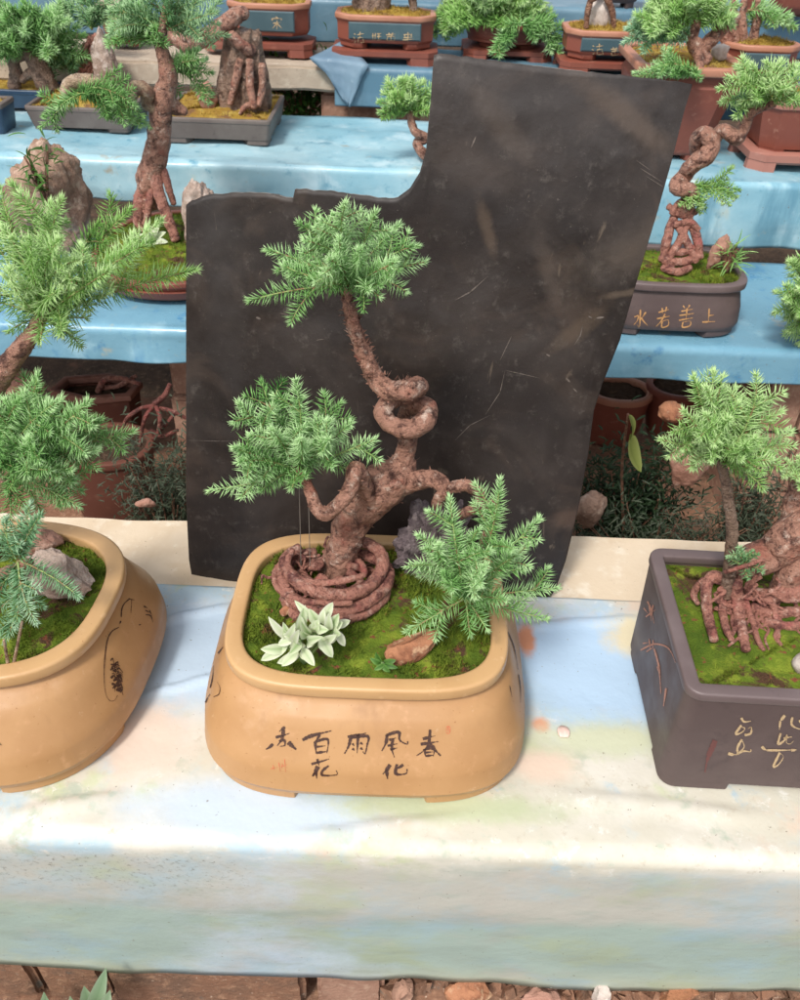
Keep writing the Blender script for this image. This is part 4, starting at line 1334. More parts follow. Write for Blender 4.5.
# ------------------------------------------------------------------ black rubber sheet
def rubber():
    top = [(186, 205), (192, 200), (206, 195), (235, 192.5), (268, 193), (280, 196), (293, 198), (295, 189), (330, 191), (360, 195), (388, 199), (398, 197), (410, 188), (420, 172), (426, 150), (430, 110), (434, 55), (440, 53), (470, 57), (520, 64), (560, 69), (600, 73), (640, 77), (682, 82), (692, 84)]
    bot = [(186, 500), (189, 560), (195, 594), (230, 590), (300, 592), (400, 600), (500, 606), (545, 606), (556, 588), (566, 560), (578, 510), (588, 455), (594, 410), (602, 385), (620, 340), (640, 270), (658, 210), (672, 160), (684, 112), (692, 86)]
    def itp(tb_, x):
        for (a, b), (c, d) in zip(tb_, tb_[1:]):
            if a <= x <= c:
                return b + (d - b) * (x - a) / max(c - a, 1e-6)
        return tb_[-1][1] if x > tb_[-1][0] else tb_[0][1]
    xs = sorted(set([186 + i * 4 for i in range(127)] + [p[0] for p in top] + [p[0] for p in bot] + [431, 432, 433, 187, 188, 294, 692]))
    xs = [x for x in xs if x <= 692]
    Y0 = Pz(370, 598, Z1).y + .004
    lean = .16
    mb = MB()
    rows = 70
    for x in xs:
        t0, b0 = itp(top, x), itp(bot, x)
        t0 += 1.2 * noise.noise(Vector((x * .11, 0, 0)))
        for j in range(rows + 1):
            y = t0 + (b0 - t0) * j / rows
            if b0 - t0 < 3:
                y = t0 + (b0 - t0) * j / rows
            d = ray(x, y)
            # plane y = Y0 + lean*(z - Z1)
            t = (Y0 + lean * (CAM.z - Z1)) / (d.y - lean * d.z)
            p = CAM + d * t
            u = (x - 430) / 250
            p2 = p + d * (.030 * u * u * (1 - .3 * u) + .006 * noise.noise(Vector((x * .008, y * .008, 3))) + .0012 * noise.noise(Vector((x * .04, y * .04, 7))))
            mb.v.append(p2)
    n = rows + 1
    for i in range(len(xs) - 1):
        for j in range(rows):
            a = i * n + j
            mb.f.append((a, a + 1, a + n + 1, a + n))
    t = NT('scuffed_black_rubber')
    c = t.mix(t.mrange(t.noise(7, distort=.5), .38, .68), (.0155, .0110, .0098), (.037, .0285, .0252))
    c = t.mix(t.mrange(t.noise(9, distort=1.4), .50, .74, 0, .45), c, (.075, .052, .040))
    c = t.mix(t.mrange(t.noise(5, distort=.6), .52, .66, 0, .8), c, (.020, .015, .014))
    c = t.mix(t.mrange(t.noise(45, detail=9, rough=.78), .53, .72, 0, .6), c, (.10, .085, .075))
    c = t.mix(t.mrange(t.noise(26, distort=2.5, stretch=(1, 1, .25)), .66, .74, 0, .55), c, (.15, .115, .085))
    c = t.mix(t.mrange(t.noise(240, detail=2), .71, .76, 0, .35), c, (.16, .14, .12))
    def wpt(x, y):
        d = ray(x, y)
        return CAM + d * ((Y0 + lean * (CAM.z - Z1)) / (d.y - lean * d.z))
    pos = t.geo.outputs['Position']
    for (xa, ya, xb, yb, wd, colr, am) in ((575, 78, 668, 150, 13, (.17, .115, .08), .75), (478, 92, 520, 150, 16, (.12, .09, .07), .6), (482, 205, 492, 250, 7, (.16, .11, .075), .6), (600, 268, 690, 236, 26, (.105, .082, .066), .75), (610, 300, 655, 296, 4, (.17, .125, .09), .7),
            (560, 345, 600, 318, 10, (.13, .09, .06), .6), (470, 60, 660, 120, 60, (.085, .077, .076), .7), (560, 522, 580, 518, 12, (.15, .095, .07), .6), (210, 210, 230, 420, 24, (.055, .049, .048), .6), (430, 150, 500, 180, 22, (.09, .07, .06), .6), (540, 240, 556, 300, 9, (.10, .075, .06), .6), (210, 440, 250, 455, 12, (.075, .058, .048), .6), (500, 350, 540, 340, 10, (.06, .05, .046), .6)):  # among the brown smudges: grey sky sheen and a brownish reflection painted as colour
        A_, B_ = wpt(xa, ya), wpt(xb, yb)
        C_ = (A_ + B_) / 2
        ax = (B_ - A_) / 2
        ang = math.atan2(ax.z, ax.x)
        v = t.n.new('ShaderNodeVectorMath'); v.operation = 'SUBTRACT'
        t.l(pos, v.inputs[0]); v.inputs[1].default_value = C_
        rt_ = t.n.new('ShaderNodeVectorRotate'); rt_.rotation_type = 'Y_AXIS'
        t.l(v.outputs[0], rt_.inputs['Vector']); rt_.inputs['Angle'].default_value = ang
        w_ = t.n.new('ShaderNodeVectorMath'); w_.operation = 'MULTIPLY'
        t.l(rt_.outputs[0], w_.inputs[0])
        wr_ = wd / S(C_)
        w_.inputs[1].default_value = (1 / (math.hypot(ax.x, ax.z) + wr_), 0, 1 / wr_)
        ln = t.n.new('ShaderNodeVectorMath'); ln.operation = 'LENGTH'
        t.l(w_.outputs[0], ln.inputs[0])
        dd_ = t.math('ADD', ln.outputs['Value'], t.math('MULTIPLY', t.math('SUBTRACT', t.noise(38, detail=8, rough=.7), .5), 1.6))
        c = t.mix(t.mrange(dd_, .30, 1.35, am * .55, 0), c, colr)
    t.l(c, t.b.inputs['Base Color'])
    t.l(t.mrange(t.noise(8), .35, .65, .36, .58), t.b.inputs['Roughness'])
    t.b.inputs['Specular IOR Level'].default_value = .38
    t.bump(t.noise(90, detail=6), .35, .0015)
    t.bump(t.noise(10, detail=3), .3, .006)
    M['rubber'] = t.m
    e = empty('rubber_sheet', (mb.v[0].x, Y0, Z1), 'black scuffed rubber sheet cut with a curved notch, standing behind the middle bonsai', 'rubber sheet')
    o = link('body', mb.me(), M['rubber'], e)
    o.data.materials.append(mat('worn_grey_rubber_edge', (.20, .185, .17), .8, [(90, .4, .65, (.07, .06, .055))]))
    sm = o.modifiers.new('thick', 'SOLIDIFY')
    sm.material_offset_rim = 1
    sm.thickness = .004
    sm.offset = -1
    return e, o


RUB, rubo = rubber()


def scuffs(name, strokes, m, w, lift=.0006):
    vs = [v.co.copy() for v in rubo.data.vertices]
    tree = BVHTree.FromPolygons(vs, [tuple(p.vertices) for p in rubo.data.polygons])
    mb = MB()
    rg = random.Random(len(strokes))
    for st in strokes:
        ww = w * st[0]
        pts = st[1:]
        prev = None
        for i in range(len(pts) - 1):
            for q in range(9):
                t = q / 8
                x = pts[i][0] + (pts[i + 1][0] - pts[i][0]) * t
                y = pts[i][1] + (pts[i + 1][1] - pts[i][1]) * t
                g_ = (i + t) / (len(pts) - 1)
                dx, dy = pts[i + 1][0] - pts[i][0], pts[i + 1][1] - pts[i][1]
                L = math.hypot(dx, dy) or 1
                wd = ww * (.15 + math.sin(math.pi * g_)) * rg.uniform(.6, 1.2)
                row = []
                for s_ in (-1, 1):
                    d = ray(x - dy / L * wd / 2 * s_, y + dx / L * wd / 2 * s_)
                    h, nr, _, _ = tree.ray_cast(CAM, d)
                    if h is None:
                        row = None
                        break
                    row.append(h + (nr if nr.dot(d) < 0 else -nr) * lift)
                if row is None:
                    prev = None
                    continue
                k0 = len(mb.v)
                mb.v += row
                if prev:
                    mb.f.append((k0 - 2, k0, k0 + 1, k0 - 1))
                prev = row
    return link(name, mb.me(), m, RUB)


M['scuff'] = mat('dried_mud_scuff', (.10, .072, .052), .8, [(200, .45, .65, (.055, .042, .036))])
M['scratch'] = mat('pale_scratch', (.13, .105, .09), .8, [(300, .45, .65, (.08, .065, .055))])
for st_ in [[.8, (455, 300), (470, 292), (488, 276)], [1, (471, 148), (476, 136)], [.5, (485, 415), (500, 392), (505, 370)], [.4, (505, 370), (540, 378)], [.35, (184, 440), (220, 441), (238, 441)], [1.3, (596, 318), (604, 317)], [.8, (588, 316), (592, 318)], [.6, (574, 345), (580, 336), (583, 324)], [1, (546, 354), (550, 356)], [1.2, (566, 378), (570, 382)], [1.3, (256, 317), (261, 319)], [.5, (280, 313), (290, 315)], [.5, (316, 340), (324, 339)], [.8, (573, 388), (577, 392)], [.5, (455, 440), (470, 425), (490, 415)], [.5, (640, 168), (662, 182)], [.4, (646, 176), (668, 190)], [.4, (636, 160), (650, 170)], [.5, (512, 335), (500, 360)]]:
    scuffs('scratch', [st_], M['scratch'], 1.7)

# pebbles and petal
rock('pebble', 'pale pinkish pebble lying on the ledge beside the rubber sheet at left', Pz(146, 508, Z1) + Vector((0, .004, .006)), (.018, .008, .009), 'rock_pink', 6, (0, 0, .1), .2, 3, 'pebble')
mb, ti = MB(), []
pp = Pz(562, 738, Z1) + Vector((0, 0, .0115))
bm_pts = []
for k in range(14):
    a = 2 * math.pi * k / 14
    r = .0085 * (1 - .25 * (a > 4.2) * (a < 5.2))
    bm_pts.append(pp + Vector((math.cos(a) * r * .9, math.sin(a) * r * 1.15, .0012 * math.cos(2 * a))))
mb.loft([[p + Vector((0, 0, 0)) for p in bm_pts], [pp + (p - pp) * .95 + Vector((0, 0, .0015)) for p in bm_pts], [pp + (p - pp) * .4 + Vector((0, 0, .0012)) for p in bm_pts]], True, True)
M['petal'] = mat('pale_pink_petal', (.72, .52, .45), .6, [(200, .45, .65, (.78, .62, .56))])
tag(link('petal', mb.me(), M['petal']), 'single pale pink fallen petal on the blue part of the front sheet', 'petal')

# ------------------------------------------------------------------ generic background pots
def bgpot(name, label, xl, xr, yrim, ybot, z, yback=None, dr=.7, **kw):
    xm = (xl + xr) / 2
    z += .008
    Yf = Pz(xm, ybot, z).y
    p = P(xm, yrim, Yf)
    H = p.z - z
    W = (P(xr, yrim, Yf) - P(xl, yrim, Yf)).length
    D = (Pz(xm, yback, z + H).y - Yf) if yback is not None else W * dr
    c = Vector((P(xm, ybot, Yf).x + 0, Yf + D / 2, z))
    c.x *= (Yf + D * .0) / Yf
    e = make_pot(name, label, tuple(c), W, D, H, **kw)
    return e, c, W, D, H


def stand(label, c, W, D, h=.03, m='red', sink=0, group='clay trays under the far pots'):
    """low footed tray"""
    e = empty('pot_stand', tuple(c), label, 'pot stand', group)
    a, b, ch = W / 2, D / 2, min(W, D) * .14
    mb = MB()
    mb.loft([ringz('cham', a * .94, b * .94, ch, h * .45), ringz('cham', a, b, ch, h * .6), ringz('cham', a, b, ch, h * .96), ringz('cham', a * .97, b * .97, ch, h)], True, True)
    o = child('top', mb.me(), M[m], e)
    autosmooth(o, 30)
    for sx in (1, -1):
        for sy in (1, -1):
            mb = MB()
            f = 1.0
            ol = [(a * sx, b * sy * .55), (a * sx, (b - ch) * sy), ((a - ch) * sx, b * sy), (a * .5 * sx, b * sy), (a * .42 * sx, b * sy * .8), (a * .8 * sx, b * .5 * sy)]
            mb.loft([[Vector((x * 1.01, y * 1.01, 0)) for x, y in ol], [Vector((x, y, h * .25)) for x, y in ol], [Vector((x * .985, y * .985, h * .62)) for x, y in ol]], True, True)
            o = child('foot', mb.me(), M[m], e)
            autosmooth(o, 30)
    return e


G4 = 'blue panelled pots on the fourth row'


def panel_pot(label, xl, xr, yrim, ybot, z, chars, standlabel, dr=.62, sh=.03):
    xm = (xl + xr) / 2
    Yf = Pz(xm, ybot, z + sh + .008).y
    e, c, W, D, H = bgpot('bonsai_pot', label, xl, xr, yrim, ybot, z + sh, dr=dr, kind='cham', prm=.035, prof=[(0, .93, .93), (.12, .965, .965), (.85, .97, .97), (1, 1, 1)], rimw=.014, rimh=.012, rimout=.002,
                          body='red', rim='redrim', moss='moss_dry', soil=.004, feet=.012, footgap=.5, blades=1600, group=G4, dome=.01, bl=.007)
    # glazed panel let into the front
    a = W / 2 * .965 - .030
    mb = MB()
    y_ = -D / 2 * .965 + .0005
    vs = []
    zb, zt_ = .012 + H * .12, H - .014
    for (x, zz, dy) in ((-a, zb, 0), (a, zb, 0), (a, zt_, 0), (-a, zt_, 0), (-a + .003, zb + .003, -.003), (a - .003, zb + .003, -.003), (a - .003, zt_ - .003, -.003), (-a + .003, zt_ - .003, -.003)):
        vs.append(Vector((x, y_ + dy, zz)))
    mb.add(vs, [(0, 1, 5, 4), (1, 2, 6, 5), (2, 3, 7, 6), (3, 0, 4, 7), (4, 5, 6, 7)])
    child('panel', mb.me(), M['bluepanel'], e, False)
    if chars:
        brush('calligraphy', e, chars, M['palegold'], (0, 0), 1, 1.2, lift=.0012)
    stand(standlabel, (c.x, c.y, z + .006), W * 1.06, D * 1.08, sh)
    return e, c, W, D, H


def glyph(x, y, w, h, seed):
    table = [
        [[(.05, .2), (.2, .3)], [(.0, .5), (.15, .6)], [(.05, 1.), (.2, .75)], [(.35, .3), (.95, .2)], [(.6, .05), (.6, .55)], [(.4, .55), (.9, .5)], [(.45, .6), (.4, 1.)], [(.85, .6), (.95, 1.)], [(.3, .95), (1., .9)]],
        [[(.1, .1), (.1, .9)], [(.0, .4), (.35, .35)], [(.35, .1), (.3, .9)], [(.5, .2), (.95, .15)], [(.5, .5), (.95, .45)], [(.7, .1), (.65, .9)], [(.5, .85), (.95, .8)]],
        [[(.0, .3), (.95, .2)], [(.3, .05), (.3, .4)], [(.65, .05), (.65, .4)], [(.1, .5), (.9, .45)], [(.5, .3), (.5, .95)], [(.15, .6), (.15, .9), (.85, .85), (.85, .55)]],
        [[(.5, .0), (.5, 1.)], [(.1, .25), (.9, .2)], [(.2, .25), (.2, .55)], [(.8, .2), (.8, .55)], [(.1, .55), (.9, .5)], [(.0, .75), (1., .7)]],
        [[(.4, .0), (.6, .1)], [(.1, .3), (.1, .15), (.9, .15), (.85, .3)], [(.15, .5), (.85, .45)], [(.5, .3), (.5, 1.)], [(.5, .5), (.1, .9)], [(.5, .5), (.95, .9)]],
    ]
    return [[.9] + [(x + w * (a - .5), y + h * (b - .5)) for a, b in st] for st in table[seed % 5]]


# ---- fourth row
potF, cF, WF, DF, HF = panel_pot('red clay pot with dark panel and one gold character, on the bare beam', 226, 310, 4, 42, Z4, glyph(277, 23, 11, 13, 4), 'red clay tray on the bare beam under the one character pot')
potG, cG, WG, DG, HG = panel_pot('red clay pot with slate blue panel of four gold characters above the folded cloth', 333, 436, 16, 50, Z4,
    glyph(359, 37, 11, 12, 0) + glyph(377, 36.5, 10, 9, 1) + glyph(391, 36.5, 10, 9, 2) + glyph(408, 37, 11, 10, 3), 'red clay tray under the four character pot, beside the folded cloth')
potI, cI, WI, DI, HI = panel_pot('red clay pot with slate blue panel partly behind the tall red pot', 563, 668, 32, 62, Z4, glyph(598, 49, 12, 12, 0) + glyph(615, 51, 9, 9, 2), 'red clay tray behind the top right corner of the rubber sheet')
potJ, cJ, WJ, DJ, HJ = panel_pot('blue panelled pot with mustard moss behind the right hand foliage', 722, 800, 46, 80, Z4, [], 'clay tray hidden behind foliage at right of the tall red pot')
potH, cH, WH, DH, HH = bgpot('bonsai_pot', 'round red clay bowl under a bushy tree above the rubber sheet', 462, 556, 26, 52, Z4 + .022, dr=.8, kind='super', prm=2., prof=[(0, .72, .72), (.4, .92, .92), (1, 1, 1)], body='red', rim='red', moss='moss_dry', rimw=.012, rimh=.014, feet=.008, blades=900, group='red clay bowls at the back')
stand('red clay tray under the round bowl above the rubber sheet', (cH.x, cH.y, Z4 + .006), WH * .98, DH * .95, .025)
bgpot('bonsai_pot', 'small tan bowl behind the round red bowl', 538, 562, 14, 33, Z5 - .1 + .006, dr=.9, kind='super', prm=2., prof=[(0, .6, .6), (.5, .9, .9), (1, 1, 1)], body='pink', rim='redrim', moss='moss_dry', rimw=.008, rimh=.008, feet=.006, blades=300)
bgpot('bonsai_pot', 'round red clay pot at upper left behind the tall grey stone', 98, 146, 15, 48, Z4, dr=.8, kind='super', prm=2., prof=[(0, .74, .74), (.5, .95, .95), (1, 1, 1)], body='red', rim='pink', moss='moss_dry', rimw=.012, rimh=.014, feet=.006, blades=500, group='red clay bowls at the back')
bgpot('bonsai_pot', 'low pinkish clay pot on the bare beam behind the grooved stump', 196, 246, 34, 53, Z4, dr=.8, kind='super', prm=3., prof=[(0, .84, .84), (.5, .95, .95), (1, 1, 1)], body='pink', rim='pink', moss='moss_dry', rimw=.012, rimh=.012, feet=.006, blades=500)
bgpot('bonsai_pot', 'pinkish clay pot at the top left corner behind the bushy tree', 30, 84, -6, 30, Z4, dr=.8, kind='super', prm=2.5, prof=[(0, .8, .8), (.5, .95, .95), (1, 1, 1)], body='pink', rim='pink', moss='moss_dry', rimw=.012, rimh=.012, feet=.006, blades=300)

# ---- fifth row (only their feet show)
for (xl, xr, yb, lab, bd) in ((742, 766, 14, 'dark red bowl on the farthest ledge, at the top right', 'red'), (768, 832, 22, 'wide pinkish red bowl in the top right corner', 'red'), (590, 650, 10, 'dark brown bowl on the farthest ledge behind the pale stone', 'brownclay'), (470, 540, 2, 'red pot on the farthest ledge behind the bushy tree', 'red'), (300, 380, -1, 'dark pot on the farthest ledge above the four character pot', 'brownclay')):
    bgpot('bonsai_pot', lab, xl, xr, yb - 42, yb, Z5, dr=.8, kind='super', prm=2.2, prof=[(0, .66, .66), (.25, .86, .86), (.7, 1, 1), (1, 1, 1)], body=bd, rim=bd, moss='moss_dry', rimw=.012, rimh=.014, feet=.012, blades=200, group='pots on the farthest ledge')

# ---- third row left
GT = 'grey brown troughs on the third row'
pD, cD, WD, DD, HD = bgpot('bonsai_pot', 'long grey brown trough with mustard moss and a grooved stump', 160, 273, 119, 146, Z3, 92, kind='round', prm=.01, prof=[(0, .95, .95), (1, 1, 1)], body='greyclay', rim='greyclay', moss='moss_dry', rimw=.010, rimh=.010, rimout=.001, soil=.006, feet=.012, footgap=.6, blades=2200, group=GT, bl=.008, dome=.012)
pC, cC, WC, DC, HC = bgpot('bonsai_pot', 'grey brown trough behind the drooping green pad at left', 28, 134, 108, 133, Z3, 88, kind='round', prm=.01, prof=[(0, .93, .93), (1, 1, 1)], body='greyclay', rim='greyclay', moss='moss_dry', rimw=.010, rimh=.010, rimout=.001, soil=.006, feet=.008, footgap=.6, blades=1500, group=GT, bl=.008)
pB, cB, WB, DB, HB = bgpot('bonsai_pot', 'glazed navy blue pot with a hollow gnarled tree at the left edge', -34, 52, 90, 112, Z3, 76, kind='round', prm=.014, prof=[(0, .93, .93), (1, 1, 1)], body='navy', rim='navy', moss='moss_dry', rimw=.012, rimh=.010, rimout=.001, soil=.006, feet=.008, footgap=.6, blades=700)
bgpot('bonsai_pot', 'dark navy pot corner cut off by the left edge of the photo', -70, 8, 104, 136, Z3, 94, kind='round', prm=.01, prof=[(0, .93, .93), (1, 1, 1)], body='navy', rim='greyclay', moss='moss_dry', rimw=.012, rimh=.010, rimout=.001, soil=.006, feet=.006, footgap=.6, blades=300)
# ---- third row right
pK, cK, WK, DK, HK = bgpot('bonsai_pot', 'tall red clay pot with a wide tan rim behind the rubber sheet corner', 619, 733, 68, 168, Z3, 42, kind='cham', prm=.04, prof=[(0, .66, .66), (.25, .74, .74), (.6, .86, .86), (.85, .92, .92), (.93, .86, .86), (1, .9, .9)], body='red', rim='redrim', moss='moss_dry', rimw=.022, rimh=.016, rimout=.002, soil=.006, feet=.012, blades=900, group=None, bl=.007)
pL, cL, WL, DL, HL = bgpot('bonsai_pot', 'square red clay pot on a footed stand at the right edge', 752, 850, 104, 158, Z3 + .03, dr=.9, kind='cham', prm=.03, prof=[(0, .84, .84), (.5, .93, .93), (1, 1, 1)], body='red', rim='pink', moss='moss_dry', rimw=.016, rimh=.014, soil=.006, feet=.01, blades=400)
stand('pinkish clay stand with cut feet under the square red pot at right', (cL.x, cL.y, Z3 + .006), WL * 1.04, DL * 1.08, .038, 'pink')
# ---- second row
pO, cO, WO, DO, HO = bgpot('bonsai_pot', 'shallow oval red clay pot on the second row, left of the rubber sheet', 70, 246, 284, 311, Z2, 208, kind='super', prm=2.3, prof=[(0, .86, .86), (.3, .95, .95), (.72, 1.0, 1.0), (.78, .97, .97), (1, 1, 1)], body='red', rim='red', moss='moss', rimw=.012, rimh=.010, rimout=.003, soil=.004, feet=.006, footgap=.6, blades=4000, dome=.012, bl=.006)
pM, cM, WM, DM, HM = bgpot('bonsai_pot', 'dark brown rounded pot with four gold characters right of the rubber sheet', 596, 745, 285, 338, Z2, 244, kind='super', prm=4., prof=[(0, 1.02, 1.02), (.12, 1.05, 1.05), (.5, 1.03, 1.03), (.85, .98, .98), (1, .95, .95)], body='brownclay', rim='brownrim', moss='moss', rimw=.014, rimh=.014, rimout=.003, soil=.008, feet=.012, footgap=.5, blades=4000, bl=.006)
SH = [[(497, 528), (494, 572)], [(494, 552), (512, 549)], [1.1, (474, 573), (516, 571)],
      [(410, 518), (416, 528)], [(432, 516), (426, 528)], [(404, 537), (442, 530)], [(398, 551), (446, 544)], [(423, 526), (420, 562)], [1.1, (396, 567), (442, 559)], [(410, 572), (408, 590), (432, 585), (434, 570), (412, 573)],
      [1.1, (328, 541), (362, 531)], [(340, 526), (342, 546)], [(355, 522), (351, 541)], [1.1, (323, 562), (365, 553)], [1.1, (350, 545), (338, 568), (320, 588)], [(340, 570), (340, 590), (360, 584), (360, 566), (342, 570)],
      [1.2, (268, 532), (265, 588), (258, 582)], [(248, 556), (262, 552), (256, 570), (246, 582)], [(286, 540), (272, 560)], [1.1, (270, 558), (280, 572), (292, 584)]]
brush('calligraphy', pM, SH, M['gold'], (560, 150), 3.333, 1.5, seed=9)
pR, cRr, _, _, _ = bgpot('bonsai_pot', 'brown pot past the right edge under overhanging lime foliage', 806, 940, 300, 356, Z2, 258, kind='super', prm=4., body='brownclay', rim='brownrim', moss='moss', rimw=.014, rimh=.014, feet=.012, blades=200)

# ------------------------------------------------------------------ second row trees and stones
ZO = Z2 + .008 + HO
Yo = Pz(160, 238, ZO).y
to = empty('bonsai_tree', tuple(Pz(160, 238, ZO)), 'tall red trunked bonsai with split roots in the shallow oval red pot', 'bonsai tree', 'bonsai trees on the stand')
mb = MB()
tr = [(148, 205, .0, 11), (150, 178, 0, 13), (157, 150, 0, 12), (160, 120, 0, 10.5), (163, 100, 0, 11), (168, 78, 0, 9), (164, 58, 0, 7.5), (160, 38, 0, 6.5), (166, 15, 0, 5), (170, -10, 0, 4)]
wtube(mb, tr, Yo, .22, 60, 14, 81)
part('trunk', mb, 'bark', to)
mb = MB()
for k, q in enumerate([[(152, 172, -.01, 6), (158, 190, -.02, 6), (166, 214, -.03, 6), (176, 240, -.04, 5)], [(148, 176, 0, 6), (140, 200, -.01, 7), (138, 222, -.01, 6)], [(160, 160, .0, 4), (168, 185, -.01, 4), (174, 204, -.01, 3)], [(152, 180, -.01, 4), (150, 200, -.02, 4), (146, 225, -.02, 4)], [(146, 200, -.01, 3), (138, 206, -.01, 3), (150, 214, -.02, 2.5)], [(156, 170, -.01, 3.5), (164, 200, -.02, 3), (170, 215, -.02, 2)], [(140, 210, -.01, 4), (136, 222, -.02, 3), (146, 232, -.02, 2.5)]]):
    wtube(mb, q, Yo, .2, 70, 9, 90 + k, .95, ZO + .008)
part('root', mb, 'root', to)
mb = MB()
wtube(mb, [(160, 108, 0, 7), (148, 104, -.01, 7), (146, 92, -.02, 7.5), (136, 88, -.03, 7.5), (128, 98, -.04, 6.5), (116, 92, -.04, 5), (100, 84, -.04, 6), (84, 80, -.04, 7), (70, 84, -.04, 7), (64, 94, -.05, 5)], Yo, .2, 60, 12, 101)
part('branch', mb, 'bark_pale', to)
mb = MB()
wtube(mb, [(166, 100, 0, 8), (176, 108, .01, 7), (186, 112, .01, 4)], Yo, .2, 60, 10, 102)
part('branch', mb, 'bark', to)
blob(to, 95, 112, 52, 24, Yo - .05, 12, (80, 94), 61, m='needle', nlpx=8, tint=.35, wpx=.7, spacing=.0036, mm=4, spread=.05)
blob(to, 165, 14, 62, 34, Yo, 16, (166, 30), 62, m='needle_dark', nlpx=8, tint=.6, wpx=.7, spacing=.0036, mm=4, spread=.06, extra=4)
blob(to, 132, 34, 26, 18, Yo, 8, (160, 44), 63, m='needle', nlpx=8, tint=.4, wpx=.7, spacing=.0036, mm=4)
blob(to, 190, 78, 22, 30, Yo + .02, 9, (168, 70), 64, m='needle', nlpx=8, tint=.35, wpx=.7, spacing=.0036, mm=4)
rock('rock', 'large craggy pinkish rock on the second row at left, above the feathery foliage', Pz(52, 262, Z2) + Vector((-.005, .05, .10)), (.074, .055, .135), 'rock_tan', 21, (0, .05, .4), .38, 5, freq=1.9)
bush('creeping_plant', 'thin green weed growing on the large craggy rock', tuple(P(48, 205, Pz(52, 262, Z2).y - .01)), (.03, .02, .10), 'greenleaf', 60, .028, 5, 'plant', stems=5, narrow=.16)
rock('rock', 'slim pale stone standing half behind the top left corner of the rubber sheet', Pz(200, 250, ZO) + Vector((0, .02, .055)), (.030, .022, .085), 'rock_grey', 31, (0, .12, .5), .45, 5)
whiteplant('white_leaved_plant', 'small white leaved plant beside the roots in the oval red pot', (152, 244), [(152, 238, 146, 224, 0), (154, 238, 160, 224, 0), (150, 240, 136, 236, 0), (156, 240, 166, 232, 0), (156, 242, 168, 242, -.01), (150, 242, 142, 248, -.01), (154, 242, 158, 252, -.01), (154, 238, 152, 226, -.01)], Pz(152, 246, ZO).y, 7, seed=5)

ZM = Z2 + .008 + HM
Ym = Pz(682, 262, ZM).y
tm = empty('bonsai_tree', tuple(Pz(682, 262, ZM)), 'bonsai with knotted trunk on a cage of roots right of the rubber sheet', 'bonsai tree', 'bonsai trees on the stand')
mb = MB()
wtube(mb, [(682, 212, 0, 8), (690, 192, -.01, 8), (676, 188, -.015, 7), (684, 176, .0, 8), (694, 164, -.01, 8.5), (706, 156, -.015, 9), (712, 144, -.01, 8.5), (704, 134, -.005, 8), (696, 142, .01, 7.5), (700, 154, .015, 7), (712, 142, .01, 7), (722, 130, 0, 6.5), (730, 134, -.01, 7), (738, 138, -.01, 7), (744, 128, 0, 5.5), (750, 114, 0, 5), (762, 107, 0, 5), (775, 103, 0, 4)], Ym, .18, 60, 12, 111)
part('trunk', mb, 'bark', tm)
mb = MB()
rg_ = random.Random(15)
for k, q in enumerate([[(676, 212, 0, 5), (668, 235, -.02, 5.5), (664, 258, -.03, 5), (672, 268, -.03, 4)], [(684, 212, 0, 5), (696, 235, -.02, 5.5), (700, 258, -.03, 4.5)], [(690, 215, -.01, 5), (680, 240, -.025, 5), (666, 262, -.035, 4)], [(672, 218, -.01, 4), (684, 236, -.025, 5), (696, 262, -.035, 4)], [(660, 258, -.03, 4.5), (680, 262, -.035, 5), (700, 256, -.03, 4.5)], [(664, 250, -.02, 4), (682, 252, -.03, 4.5), (698, 246, -.02, 4)], [(668, 206, 0, 4), (682, 214, -.01, 5), (696, 212, 0, 4)], [(674, 225, -.02, 4), (690, 222, -.02, 4), (698, 230, -.02, 4)], [(662, 268, -.03, 4), (678, 272, -.04, 5), (690, 268, -.04, 4)], [(672, 214, -.01, 4), (676, 205, -.01, 3), (680, 200, -.01, 2)], [(690, 214, -.01, 3), (694, 206, -.01, 2)]]):
    wtube(mb, q, Ym, .2, 70, 10, 120 + k, .85, ZM + .004)
part('root', mb, 'root', tm)
blob(tm, 766, 84, 44, 30, Ym, 14, (772, 102), 71, m='needle_y', nlpx=8, tint=.6, wpx=.75, spacing=.0034, mm=4, spread=.05, extra=4)
pad(tm, (692, 184), [(704, 198), (700, 212, -.01), (712, 190), (736, 196, .02), (738, 190, .02), (690, 206, -.02)], Ym - .01, .02, 'needle_y', 7, 0, 72, .05, .6, spacing=.0034, mm=4)
rock('rock', 'small brown upright stone beside the root cage in the four character pot', Pz(717, 268, ZM) + Vector((0, .01, .02)), (.018, .014, .036), 'rock_pink', 41, (0, .1, .3), .4, 4)
bush('grass_tuft', 'wispy green tuft beside the small brown stone', tuple(Pz(726, 272, ZM)), (.02, .02, .05), 'needle_y', 50, .035, 8, 'grass', stems=9, narrow=.06)

ty = empty('bonsai_tree', tuple(Pz(872, 320, Z2 + .05)), 'lime green foliage leaning into the photo at the middle of the right edge', 'bonsai tree', 'bonsai trees on the stand')
mb = MB()
Yy = Pz(872, 300, Z2 + .07).y
wtube(mb, [(872, 300, 0, 9), (862, 290, 0, 8), (850, 300, -.03, 6), (830, 312, -.06, 4)], Yy, .2, 60, 10, 131)
part('trunk', mb, 'bark', ty)
pad(ty, (826, 308), [(790, 262), (778, 292), (776, 312), (790, 330), (800, 342), (806, 260), (830, 264), (850, 290), (786, 300, -.06), (800, 290, -.07), (800, 315, -.07)], Yy - .06, .04, 'needle_y', 11, 3, 73, .1, .65)

